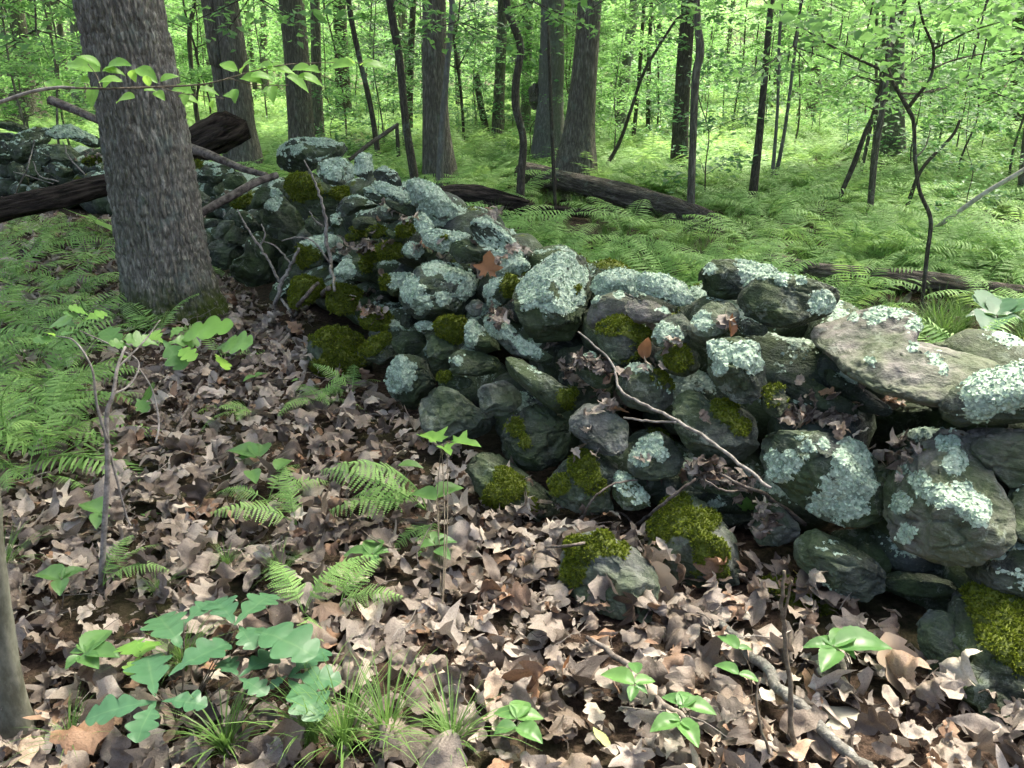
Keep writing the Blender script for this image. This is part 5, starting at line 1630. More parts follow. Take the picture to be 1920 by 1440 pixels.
# notable single leaves
def mat_flat(name, c, tr=0.2):
    m_ = NT(name)
    n_ = m_.noise(m_.obj_vec(), 18, 4, .6)
    cc = m_.mix(m_.math('MULTIPLY', m_.step(n_, .4, .7), .4), c, tuple(x * .6 for x in c))
    return m_.surf(m_.n('ShaderNodeMixShader', {0: tr, 1: m_.bsdf(cc, .55, m_.bump(n_, .3, .004), .3), 2: m_.n('ShaderNodeBsdfTranslucent', {'Color': cc}).outputs[0]}).outputs[0])
M['pale_leaf'] = mat_flat('pale_leaf', (0.52, 0.5, 0.38)); M['yellow_leaf'] = mat_flat('yellow_leaf', (0.55, 0.45, 0.1)); M['tan_leaf'] = mat_flat('tan_leaf', (0.42, 0.33, 0.24)); M['rust_leaf'] = mat_flat('rust_leaf', (0.3, 0.15, 0.07)); M['green_leaf'] = mat_flat('green_leaf', (0.12, 0.26, 0.05)); M['lime_leaf'] = mat_flat('lime_leaf', (0.45, 0.5, 0.2))
def one_leaf(label, px, py, L, kind, mat, rx, ry, rz, off=.02, kl=.6, kc=.8):
    V, F, ve = maple_leaf() if kind == 'maple' else strip_leaf(kind)
    V = curl(V, kl, kc, .2, gl, .05); V[:, 1] -= .4
    p = surf(px, py, off)
    o = ob('fallen_leaf', mk_mesh('fallen_leaf', V * L, F, {'rnd': ve}, True), M[mat], None, p)
    o.rotation_euler = (rx, ry, rz); tag(o, label, 'leaf')
one_leaf('cream pointed maple leaf lying upside down near the dark lichened stick', 1570, 1338, .15, 'maple', 'pale_leaf', .2, .1, -1.2, .06, -.5, -.6)
one_leaf('small yellow leaf perched by the tip of the upright bare stem', 1496, 1080, .06, 'maple', 'yellow_leaf', .5, .3, 2.0, .04)
one_leaf('large tan oak leaf leaning beside the grey stone with moss cap', 1240, 1115, .17, 'oak', 'tan_leaf', .9, -.2, -.4, .05)
one_leaf('big mottled tan leaf lying below the beech seedling at right', 1680, 1280, .2, 'oak', 'tan_leaf', .5, .3, .5, .06)
one_leaf('rust brown curled leaf standing between two stones on the wall', 1212, 655, .085, 'beech', 'rust_leaf', 1.2, .2, -.4, .04, .8, 3)
one_leaf('brown maple leaf standing upright on the wall top', 915, 500, .14, 'maple', 'rust_leaf', 1.1, .1, .1, .03)
one_leaf('rusty curled leaf wedged above the lichened square stone', 1365, 615, .08, 'beech', 'rust_leaf', 1.0, .3, .9, .03, .8, 3)
one_leaf('single green maple leaf hanging beside the big lichen boulder', 1402, 952, .085, 'maple', 'green_leaf', 1.0, .2, 2.9, .04)
one_leaf('pale yellow green oval leaf lying in litter at bottom centre', 1128, 1388, .06, 'beech', 'lime_leaf', .4, .2, 1.3, .05)
one_leaf('orange brown curled leaf in the litter at lower centre', 1058, 1268, .09, 'beech', 'rust_leaf', .6, .4, .4, .05, .9, 4)

# ------------------------------------------------------------------ ferns
def frond_mesh(seed, lod, a0=62, a1=-18):
    g = np.random.default_rng(seed)
    N = {0: 18, 1: 22, 2: 14}[lod]
    M_ = 24
    ang = np.radians(np.linspace(a0 + g.normal() * 6, a1 + g.normal() * 10, M_))
    ds = 1.0 / M_
    yv = np.cumsum(np.cos(ang)) * ds; zv = np.cumsum(np.sin(ang)) * ds
    yv = np.insert(yv, 0, 0); zv = np.insert(zv, 0, 0)
    tt = np.linspace(0, 1, M_ + 1)
    sw = 0.06 * g.normal() * tt ** 2
    C = np.stack([sw, yv, zv], 1)
    J = Join()
    V, F = tube(C[::3], np.linspace(0.006, 0.0015, len(C[::3])), 4, False); J.add(V, F, 0.1)
    TV, TF, TR = [], [], []
    nb = 0
    for k in range(N):
        t = 0.2 + 0.79 * (k + 0.5) / N
        c = np.array([np.interp(t, tt, C[:, q]) for q in range(3)])
        a = np.interp(t, np.linspace(0, 1, M_), ang)
        tan = np.array([0, math.cos(a), math.sin(a)]); nrm = np.array([0, -math.sin(a), math.cos(a)])
        u = (t - 0.2) / 0.8
        L = 0.235 * (min(1, 0.55 + 2.2 * u)) * (1 - u) ** 0.72 + 0.01
        for sd in (-1, 1):
            d = np.array([sd, 0, 0]) * 0.92 + tan * (0.34 + 0.1 * g.normal()) - nrm * (0.16 + 0.1 * g.normal())
            d /= np.linalg.norm(d)
            e = np.cross(d, nrm); e /= np.linalg.norm(e)
            rn = 0.3 + 0.5 * g.random()
            w = 0.5 * 0.8 / N * (0.62 if lod == 0 else 0.52)
            if lod == 1:
                q1, q2, q3 = c + d * L * .3, c + d * L * .68 - nrm * .01, c + d * L - nrm * .03
                P = np.array([c, q1 + e * w, q2 + e * w * .8, q3, q2 - e * w * .8, q1 - e * w])
                TV.append(P); TF.append(np.array([[0, 1, 5], [1, 2, 5], [5, 2, 4], [2, 3, 4]]) + nb); TR.append(np.full(6, rn)); nb += 6
            elif lod == 2:
                P = np.array([c, c + d * L * .4 + e * w, c + d * L, c + d * L * .4 - e * w])
                TV.append(P); TF.append(np.array([[0, 1, 2], [0, 2, 3]]) + nb); TR.append(np.full(4, rn)); nb += 4
            else:
                m = 8 if lod == 0 else 5
                for q in range(m):
                    v = (q + 0.3) / m
                    p = c + d * L * v - nrm * 0.03 * v * v
                    l2 = w * 1.35 * (1 - v) ** 0.6 + 0.002
                    h = L / m * 0.6
                    for s2 in (-1, 1):
                        dd = e * s2 + d * 0.45
                        P = np.array([p - d * h * .6, p + dd * l2 * .6 - d * h * .7, p + dd * l2, p + d * h])
                        TV.append(P); TF.append(np.array([[0, 1, 2], [0, 2, 3]]) + nb); TR.append(np.full(4, rn + .1 * g.random())); nb += 4
    J.add(np.vstack(TV), np.vstack(TF), np.concatenate(TR))
    me = J.mesh('frond'); me.materials.append(M['fern'])
    return me

FR0 = [frond_mesh(700 + k, 0, 64 - 8 * k, -14 - 6 * k) for k in range(4)]
FR1 = [frond_mesh(710 + k, 1, 64 - 8 * k, -14 - 6 * k) for k in range(4)]

def fern(px, py, label, n=5, L=.45, rz=0.0, lod=0, arc=6.28, group=None, p=None):
    b = G(px, py) if p is None else p
    b = np.array([b[0], b[1], htf(b[0], b[1]) + (0.04 if lod == 0 else 0.01)])
    root = empty('fern', b, rz)
    tag(root, label, 'fern', group)
    g = np.random.default_rng(int(abs(px) * 7 + abs(py)))
    src = FR0 if lod == 0 else FR1
    for k in range(n):
        o = ob('frond', src[int(g.integers(0, 4))], None, root)
        a = arc * (k + .5) / n - arc / 2 + g.normal() * .25
        s = L * (0.75 + 0.4 * g.random()) * 1.18
        o.rotation_euler = (g.normal() * .25, g.normal() * .3, a); o.scale = (s * (.8 + .4 * g.random()), s, s)
    return root

# rz turns the fan: 0 points away from the camera, pi/2 to the left, -pi/2 to the right
FERNS = [
 (800, 985, 'bright fern with long fronds leaning left in front of the wall', 5, .36, 1.35, 1.1),
 (600, 775, 'lacy fern spreading at the foot of the lichened wall block', 7, .23, 0, 6.28),
 (660, 760, 'low fern tucked against the mossy round stone', 5, .22, .8, 3.5),
 (470, 800, 'drooping fern left of the lacy one by the wall foot', 4, .24, 2.6, 2.4),
 (505, 960, 'small bright fern in the litter near the dark curved stick', 5, .2, 0, 6.28),
 (560, 1010, 'pale fern frond pair lying over litter near the centre left', 3, .24, 1.2, 2.0),
 (100, 830, 'broad fern with flat fronds at the left edge above the litter', 4, .46, -.6, 2.4),
 (30, 860, 'big fern with drooping fronds against the left edge', 6, .44, -.9, 4.0),
 (60, 930, 'dark fern clump low at the left edge', 6, .4, -.6, 5.0),
 (10, 760, 'fern half cut off by the left edge below the bright clump', 5, .42, -1.2, 3.0),
 (110, 740, 'fern with one broad dark frond behind the thin forked stems', 4, .4, -.9, 2.2),
 (40, 680, 'feathery fern among the undergrowth at far left', 6, .42, 0, 6.28),
 (130, 640, 'fern overlapping the oak leaves left of the thick trunk', 6, .42, 0, 6.28),
 (230, 640, 'fern in front of the foot of the thick trunk', 6, .4, .3, 4.0),
 (300, 640, 'flat fern spread across the thick trunk base', 5, .38, -.2, 3.0),
 (60, 600, 'bright fern between the rotten log and the far left undergrowth', 6, .44, 0, 6.28),
 (180, 590, 'fern with combed fronds just left of the thick trunk', 6, .44, 0, 6.28),
 (130, 540, 'pale arched fern below the rotten log', 6, .44, 0, 6.28),
 (20, 540, 'fern with layered fronds at the left edge mid height', 6, .46, 0, 6.28),
 (60, 490, 'light green fern before the long rotten log', 6, .46, 0, 6.28),
 (120, 470, 'fern arching in front of the long rotten log', 5, .46, -.5, 4),
 (10, 450, 'fern beside the left end of the rotten log', 5, .46, 0, 6.28),
 (175, 460, 'small fern left of the thick trunk near the single bright leaf', 4, .36, -.6, 3),
 (435, 530, 'small dark fern growing from the shaded wall foot by the trunk', 4, .28, -.2, 3),
 (575, 1190, 'fern with fine fronds behind the oak seedling', 5, .26, -.8, 4),
 (200, 1130, 'little green fern beside the thin grey stem', 3, .2, -.8, 2),
 (640, 1180, 'short fern sprig right of the oak seedling', 3, .22, -.4, 2.5),
 (-30, 620, 'fern reaching in from the left edge', 6, .46, 0, 6.28),
 (420, 690, 'sparse fern beside the trailing dead branch', 3, .3, .4, 3),
 (820, 1010, 'fern sprig hanging beside the dark seedling stem', 2, .24, 2.4, 1.0),
]
for (x, y, lab, n, L, rz, arc) in FERNS:
    fern(x, y, lab, n, L, rz, 0 if y > 690 else 1, arc)

for (x, y) in ((-60, 720), (40, 520), (90, 480), (140, 560), (20, 470), (70, 640), (170, 510), (30, 900), (90, 880), (50, 800), (120, 800), (-20, 700), (60, 720), (0, 640), (90, 560), (-10, 500), (-40, 560), (-50, 470), (-20, 820), (-60, 900), (150, 690), (-20, 420), (170, 620)):
    fern(x, y, 'fern in the thick undergrowth between the left edge and the thick trunk', 6, .42 + .1 * rng.random(), x * .37, 1, 6.28, 'ferns left of the thick trunk')

# fern bed beyond the wall
def fern_plant(seed, lod, n):
    g = np.random.default_rng(seed)
    J = Join()
    fr = [frond_mesh(seed * 10 + k, lod, 66 - 6 * k, -10 - 6 * k) for k in range(3)]
    for k in range(n):
        me = fr[k % 3]
        V = np.zeros(len(me.vertices) * 3, np.float32); me.vertices.foreach_get('co', V); V = V.reshape(-1, 3)
        R_ = np.zeros(len(V), np.float32); me.attributes['rnd'].data.foreach_get('value', R_)
        T = [np.array([p.vertices[:] for p in me.polygons if len(p.vertices) == c]) for c in (3, 4)]
        a = 6.28 * k / n + g.normal() * .3; s = .75 + .45 * g.random()
        c_, s_ = math.cos(a), math.sin(a)
        J.add((V * s) @ np.array([[c_, s_, 0], [-s_, c_, 0], [0, 0, 1]]), [t for t in T if len(t)], R_)
    me = J.mesh('fern_plant'); me.materials.append(M['fern']); return me
FP1 = [fern_plant(81 + k, 1, 6) for k in range(3)]
FP2 = [fern_plant(91 + k, 2, 7) for k in range(3)]
gf = np.random.default_rng(99)
LOG_LINES = [(G(*a_)[:2], G(*b_)[:2]) for a_, b_ in (((980, 330, .2), (1160, 362, .2)), ((1160, 362, .2), (1340, 415, .12)), ((840, 372, .2), (992, 388, .18)), ((992, 390, .1), (1110, 402, .08)), ((1440, 492, .1), (1640, 520, .15)), ((1640, 520, .15), (1960, 560, .13)), ((1080, 440, .08), (1350, 490, .08)))]
def fern_field(n, d0, d1, pw=1.0):
    az = np.radians(-38 + 76 * gf.random(n)); d = d0 + (d1 - d0) * gf.random(n) ** pw
    x, y = d * np.sin(az), d * np.cos(az)
    S, H = wall_su(x, y)
    k = (S > 1.25)
    dens = fbm(np.stack([x * .45, y * .45, 0 * x], 1), 15, 3)
    k &= gf.random(n) < sstep(0.32, 0.5, dens) * 0.7 + .3
    # the logs keep ferns off themselves and off the ground just before them
    for li_, (a_, b_) in enumerate(LOG_LINES):
        e_ = b_ - a_
        for back in ((0.0, .45, .9) if li_ < 4 else (0.0, .45)):
            rr_ = np.hypot(x, y)
            xs, ys = x * (1 + back / rr_), y * (1 + back / rr_)
            t_ = np.clip(((xs - a_[0]) * e_[0] + (ys - a_[1]) * e_[1]) / (e_ @ e_), 0, 1)
            dl = np.hypot(xs - a_[0] - t_ * e_[0], ys - a_[1] - t_ * e_[1])
            k &= ~((dl < (.3 if back == 0 else .25) * (.6 if li_ >= 4 else 1.25)) & (gf.random(n) < (1.0 if back == 0 else (.9 if li_ < 4 else .7))))
    # a grassy opening just behind the right end of the wall
    k &= ~((np.hypot(x - 1.75, y - 4.0) < .45))
    return x[k], y[k]
# individuals: the nearest clumps behind the wall
xn, yn = fern_field(420, 2.6, 7.0, .8)
order = np.argsort(np.hypot(xn, yn))
REG = [(1380, 'fern in the bed just beyond the right half of the wall'), (1000, 'fern in the bed just beyond the middle of the wall'), (-999, 'fern in the bed beyond the stone heap')]
cnt = 0
for k in order:
    if cnt >= 150: break
    q = np.array([xn[k], yn[k], .2]) - EYE; d_ = q @ FWD
    px = 960 + FPX * q[0] / d_
    py = 720 - FPX * (q @ UPV) / d_
    if px > 1990 or px < 560 or py < 0: continue
    lab = [l for t, l in REG if px > t][0]
    r_ = fern(px, py, lab, 6, .42 + .16 * gf.random(), gf.random() * 6.28, 1, 6.28, 'ferns ' + lab[12:], p=(xn[k], yn[k]))
    cnt += 1
x1, y1 = fern_field(620, 5.5, 11)
x2, y2 = fern_field(2300, 10, 24)
x3, y3 = fern_field(1500, 23, 42)
X = np.concatenate([x1, x2, x3]); Y = np.concatenate([y1, y2, y3])
n = len(X)
vv = np.concatenate([gf.integers(0, 3, len(x1)), 3 + gf.integers(0, 3, len(x2) + len(x3))])
ss = np.concatenate([.6 + .25 * gf.random(len(x1)), .6 + .3 * gf.random(len(x2)), .8 + .5 * gf.random(len(x3))])
scatter('fern_undergrowth', 'soft green carpet of ferns covering the forest floor beyond the wall', np.stack([X, Y, ht(X, Y)], 1), np.stack([gf.normal(size=n) * .08, gf.normal(size=n) * .08, gf.random(n) * 6.28], 1), ss, vv, FP1 + FP2)

# ------------------------------------------------------------------ grass
def tuft_mesh(seed, n=45, L=.26, w=.002, spread=1.0):
    g = np.random.default_rng(seed); J = Join()
    for k in range(n):
        a = g.random() * 6.28; l = L * (.5 + .7 * g.random()); s = spread * (.25 + .75 * g.random())
        d = np.array([math.cos(a), math.sin(a), 0]); sd = np.array([-d[1], d[0], 0])
        t = np.linspace(0, 1, 6)
        c = d[None] * (t ** 1.3 * l * s)[:, None] + np.array([0, 0, 1])[None] * (l * (t - .62 * s * t ** 2.3))[:, None] + d * .01 * g.normal()
        ww = w * (1 - t ** 2 * .95)
        V = np.vstack([c - sd * ww[:, None], c + sd * ww[:, None]])
        i_ = np.arange(5); F = np.stack([i_, i_ + 1, i_ + 7, i_ + 6], 1)
        J.add(V, F, .3 + .5 * g.random())
    me = J.mesh('grass_tuft'); me.materials.append(M['grass']); return me
TU = [tuft_mesh(300 + k, 60 + 14 * k, .2 + .03 * k) for k in range(3)]
for (x, y, s, lab) in ((730, 1425, 1.0, 'fine grass tuft at the bottom edge near the centre'), (590, 1420, 1.15, 'arching grass tuft at the bottom edge right of the oak seedling'), (850, 1440, .9, 'grass tuft at the bottom edge left of the five-leaved seedling'), (430, 1440, .9, 'grass tuft at the bottom edge under the oak seedling'),
                       (530, 1110, .55, 'upright grass tuft in the litter above the oak seedling'), (430, 1085, .55, 'thin grass tuft in litter beside the upright one'), (20, 1110, .8, 'bushy grass tuft at the left edge above the sapling trunk'), (350, 1275, .7, 'dry grass tuft beneath the oak seedling leaves'),
                       (140, 1420, .7, 'sparse grass tuft right of the smooth sapling trunk'), (650, 1440, 1.0, 'loose grass tuft on the bottom edge between two others'), (300, 1140, .5, 'short grass blades beside the small green fern')):
    p = G(x, y); o = ob('grass_tuft', TU[(x + y) % 3], None, None, (p[0], p[1], htf(p[0], p[1]) + .03))
    o.rotation_euler = (0, 0, x); o.scale = (s, s, s); tag(o, lab, 'grass')
ng_ = 900
a_ = np.radians(-30 + 66 * gf.random(ng_)); d_ = 3.2 + 8 * gf.random(ng_)
gx_, gy_ = d_ * np.sin(a_), d_ * np.cos(a_)
S, H = wall_su(gx_, gy_); k = S > 1.4
gx_, gy_ = gx_[k], gy_[k]; n = len(gx_)
scatter('grass', 'thin green grass growing among the ferns beyond the wall', np.stack([gx_, gy_, ht(gx_, gy_)], 1), np.stack([0 * gx_, 0 * gx_, gf.random(n) * 6.28], 1), .7 + .6 * gf.random(n), gf.integers(0, 3, n), TU)

# ------------------------------------------------------------------ seedlings: each leaf a part
LK = {k: strip_leaf(k, 44 if k == 'oak' else 18) for k in ('oak', 'lance', 'beech')}
LK['maple'] = maple_leaf()
def leaf_obj(root, base, b, t, kind, mat, wid=1.0, droop=.25, fold=.5, upv=(0, 0, 1)):
    b = np.asarray(b, float); t = np.asarray(t, float)
    V, F, ve = LK[kind]
    y = t - b; L = np.linalg.norm(y)
    if L < 1e-5: return
    y = y / L
    x = np.cross(y, upv); x /= np.linalg.norm(x) + 1e-9
    z = np.cross(x, y)
    g = np.random.default_rng(int(abs(b[0] * 977 + t[1] * 613) * 100) % 99999)
    W = V.copy(); W[:, 0] *= wid
    W[:, 2] += fold * (.3 if kind == 'oak' else 1) * np.abs(W[:, 0]) - droop * (W[:, 1] - .5) ** 2 * 1.0 + .03 * (fbm(np.stack([W[:, 0] * 7, W[:, 1] * 7, 0 * W[:, 0] + g.random() * 90], 1), 2, 2) - .5) * 2
    P = (W[:, :1] * x + W[:, 1:2] * y + W[:, 2:] * z) * L + b - base
    ob('leaf', mk_mesh('leaf', P, F, {'rnd': np.full(len(P), g.random()), 'vein': ve}, True), M[mat], root)

def seedling(name, label, ground_px, z, leaves, kind, mat, wid=1.0, stem='stem', cat='seedling', extra=(), sw=3.0):
    """leaves: (attach px, attach py, tip px, tip py[, z]) lying about level at height z"""
    b = G(*ground_px); b[2] = htf(b[0], b[1])
    root = empty(name, b); tag(root, label, cat)
    J = Join(); hubs = {}
    r = .5 * sw * depth_of(b) / FPX
    for lf in leaves:
        zz_ = lf[4] if len(lf) > 4 else z
        a = G(lf[0], lf[1], zz_)
        key = (round(lf[0] / 14), round(lf[1] / 14))
        if key not in hubs:
            hubs[key] = a
            m_ = (b + a) / 2 + np.array([.01, 0, .02])
            V, F = tube(spline(np.array([b, m_, a]), 10) - b, np.linspace(r, r * .5, 10), 6); J.add(V, F)
        else:
            a = hubs[key]
        leaf_obj(root, b, a, G(lf[2], lf[3], zz_ - .01), kind, mat, wid)
    for pts in extra:
        Q = np.array([G(x, y, h) for x, y, h in pts])
        V, F = tube(spline(Q, 4 * len(Q)) - b, np.linspace(r, r * .4, 4 * len(Q)), 6); J.add(V, F)
    ob('stem', J.mesh('stem', True), M[stem], root)
    return root

seedling('oak_seedling', 'oak seedling with big lobed blue-green leaves at lower left', (335, 1370), .2, [
    (292, 1310, 158, 1345), (295, 1312, 255, 1388), (302, 1310, 388, 1320), (290, 1300, 275, 1225, .22), (315, 1260, 430, 1200, .24), (340, 1210, 295, 1150, .25), (345, 1165, 405, 1125, .27), (440, 1165, 515, 1110, .27), (440, 1165, 400, 1120, .27),
    (460, 1170, 590, 1225, .25), (448, 1170, 475, 1215, .25), (447, 1265, 530, 1220, .2), (447, 1265, 415, 1235, .2), (447, 1268, 500, 1300, .2), (540, 1265, 615, 1215, .19), (540, 1265, 640, 1275, .19), (540, 1268, 600, 1345, .19), (540, 1265, 505, 1290, .19)], 'oak', 'oakleaf', .9)
seedling('oak_seedling', 'small yellow-green oak sprout behind the big lobed seedling', (270, 1260), .16, [(262, 1230, 235, 1205), (262, 1230, 290, 1200), (262, 1232, 240, 1265)], 'oak', 'birch', 1.2)
seedling('leafy_seedling', 'seedling with five oval leaves at the bottom centre', (985, 1420), .12, [(968, 1345, 925, 1335), (968, 1345, 985, 1312), (970, 1350, 1020, 1345), (968, 1360, 925, 1375), (970, 1362, 1018, 1392)], 'beech', 'leaf', 1.25)
seedling('beech_seedling', 'beech seedling with toothed leaves left of the lichened stick', (1215, 1340), .14, [(1190, 1280, 1125, 1262), (1192, 1280, 1230, 1276), (1190, 1285, 1182, 1315), (1195, 1262, 1185, 1240), (1195, 1288, 1215, 1300)], 'beech', 'leaf', 1.1)
seedling('beech_seedling', 'beech seedling with drooping toothed leaves at bottom right of centre', (1300, 1430), .14, [(1280, 1320, 1240, 1305), (1280, 1320, 1345, 1338), (1275, 1350, 1218, 1370), (1278, 1350, 1310, 1400), (1278, 1350, 1310, 1372), (1275, 1325, 1300, 1300), (1280, 1340, 1245, 1345)], 'beech', 'leaf', 1.15)
seedling('beech_seedling', 'two-leaved beech sprig beside the dark lichened stick', (1410, 1320), .16, [(1385, 1215, 1345, 1190), (1385, 1215, 1412, 1218), (1385, 1262, 1338, 1245), (1385, 1262, 1425, 1278)], 'beech', 'leaf', 1.0)
seedling('beech_seedling', 'beech seedling with long leaf before the dark wall foot at right', (1590, 1300), .16, [(1562, 1210, 1505, 1212), (1562, 1210, 1538, 1190), (1575, 1200, 1675, 1212), (1570, 1215, 1540, 1258), (1578, 1212, 1605, 1235), (1565, 1205, 1600, 1185)], 'beech', 'leaf', 1.05)
seedling('leafy_seedling', 'four-leaved seedling in litter left of the dark stem', (705, 1080), .1, [(697, 1038, 640, 1042), (697, 1036, 705, 1010), (700, 1038, 738, 1034), (697, 1042, 702, 1062)], 'beech', 'leaf', 1.15)
seedling('maple_seedling', 'pale three-leaved seedling rising before the grey smooth stone', (828, 1185), .34, [(828, 832, 788, 808), (832, 830, 848, 856), (838, 828, 912, 838)], 'maple', 'birch', .9, extra=[[(828, 1185, 0), (825, 1050, .1), (820, 930, .2), (828, 832, .34)]])
seedling('leafy_seedling', 'green-leaved sprout at the foot of the dark seedling stem', (815, 1090), .12, [(820, 930, 870, 912, .2), (818, 935, 770, 925, .2), (815, 1020, 858, 1015), (815, 1020, 780, 1028), (812, 1015, 835, 1000), (815, 1030, 845, 1048)], 'beech', 'leaf', 1.3)
seedling('leafy_seedling', 'lone oval leaf on a thin stem near the bright fern', (770, 935), .16, [(745, 872, 795, 876)], 'lance', 'leaf', 1.3)
seedling('leafy_seedling', 'three-leaved seedling near the left edge by the grass tuft', (118, 1165), .14, [(115, 1085, 70, 1072), (115, 1085, 165, 1065), (115, 1088, 112, 1115), (115, 1083, 130, 1072)], 'beech', 'leaf', 1.2)
seedling('leafy_seedling', 'seedling with toothed oval leaves left of the oak seedling', (160, 1290), .13, [(150, 1228, 122, 1255), (152, 1228, 185, 1252), (160, 1222, 225, 1230), (155, 1222, 208, 1178), (150, 1222, 165, 1200), (150, 1222, 130, 1222)], 'beech', 'leaf', 1.2)
seedling('leafy_seedling', 'little pale seedling below the thin grey stem fork', (190, 1000), .12, [(190, 960, 158, 940), (190, 962, 222, 955), (190, 960, 180, 990), (190, 960, 215, 975)], 'beech', 'leaf', 1.1)
seedling('leafy_seedling', 'pale oval leaf pair in the litter at centre left', (283, 985), .06, [(283, 968, 268, 962), (283, 968, 302, 962)], 'beech', 'leaf', 1.2)
seedling('leafy_seedling', 'bright seedling with leaning leaves beside the small bright fern', (510, 900), .12, [(480, 855, 425, 842), (480, 855, 440, 865), (485, 855, 492, 830), (520, 880, 545, 860), (470, 880, 480, 905)], 'beech', 'leaf', 1.1)
seedling('leafy_seedling', 'broad-leaved plant beyond the right end of the wall', (1880, 680), .25, [(1870, 590, 1850, 560), (1870, 590, 1910, 570), (1870, 592, 1920, 600), (1870, 592, 1850, 622), (1868, 590, 1810, 592), (1875, 585, 1890, 555)], 'beech', 'oakleaf', 1.0)
seedling('leafy_seedling', 'small broad-leaved seedling by the fern on the litter slope', (470, 735), .14, [(480, 705, 455, 715), (482, 705, 500, 700), (560, 712, 545, 715)], 'beech', 'leaf', 1.1)
seedling('leafy_seedling', 'single bright lobed leaf against the left side of the thick trunk', (215, 470), .18, [(205, 415, 222, 436)], 'maple', 'birch', 1.5)

# young oak with forking thin stems, left of the centre
def young_oak():
    b = G(188, 1120); Yb = b[1]
    root = empty('young_oak', b); tag(root, 'thin forking young oak with lobed leaves held before the thick trunk', 'sapling')
    k = depth_of(b) / FPX
    strands = [[(188, 1125, 12, 0), (195, 1000, 11, 0), (202, 880, 10, .02), (200, 780, 8, .04), (212, 740, 7, .06), (220, 690, 6, .1), (235, 650, 5, .15)],
               [(202, 830, 6, .02), (182, 760, 5, 0), (172, 690, 4, 0), (140, 640, 3, .05), (105, 630, 2, .1)],
               [(205, 845, 5, .04), (235, 960, 4, .03), (245, 985, 4, .02)],
               [(212, 740, 4, .06), (245, 720, 4, .1), (260, 680, 3, .15), (225, 655, 3, .2), (150, 620, 2, .2)],
               [(220, 690, 4, .1), (270, 640, 3, .18), (300, 600, 2, .25)],
               [(260, 690, 3, .15), (285, 730, 3, .15), (298, 790, 4, .1), (292, 830, 4, .05)]]
    J = Join()
    for s in strands:
        Q = np.array([[*D(x, y, Yb + d), .5 * w * k] for x, y, w, d in s])
        S = spline(Q, 5 * len(s)); V, F = tube(S[:, :3] - b, np.maximum(S[:, 3], .001), 6); J.add(V, F)
    ob('stem', J.mesh('stem', True), M['twig'], root)
    lv = [(310, 640, 432, 604, .3), (312, 640, 375, 640, .25), (305, 635, 345, 690, .2), (305, 640, 280, 622, .28), (300, 645, 235, 632, .25), (318, 632, 340, 612, .35), (330, 650, 365, 672, .2), (232, 655, 192, 615, .2), (150, 600, 120, 585, .22), (155, 600, 200, 585, .25),
          (108, 635, 62, 637, .1), (112, 630, 135, 620, .1), (105, 630, 85, 622, .12), (140, 608, 100, 600, .2), (400, 650, 470, 640, .25), (405, 660, 425, 690, .2), (255, 745, 275, 770, .15), (282, 715, 278, 745, .15), (170, 590, 130, 575, .25), (215, 660, 240, 670, .2), (250, 650, 205, 642, .22)]
    for j, (x0, y0, x1, y1, d) in enumerate(lv):
        p0 = D(x0, y0, Yb + d); zt = p0[2] - .02
        t = D(x1, y1, Yb + d + (.05 if j % 2 else -.04))
        leaf_obj(root, b, p0, t, 'oak', 'birch' if j % 3 == 0 else 'leaf', 1.0 if j else .62, .3, .3, (0, -.45, .9))
young_oak()

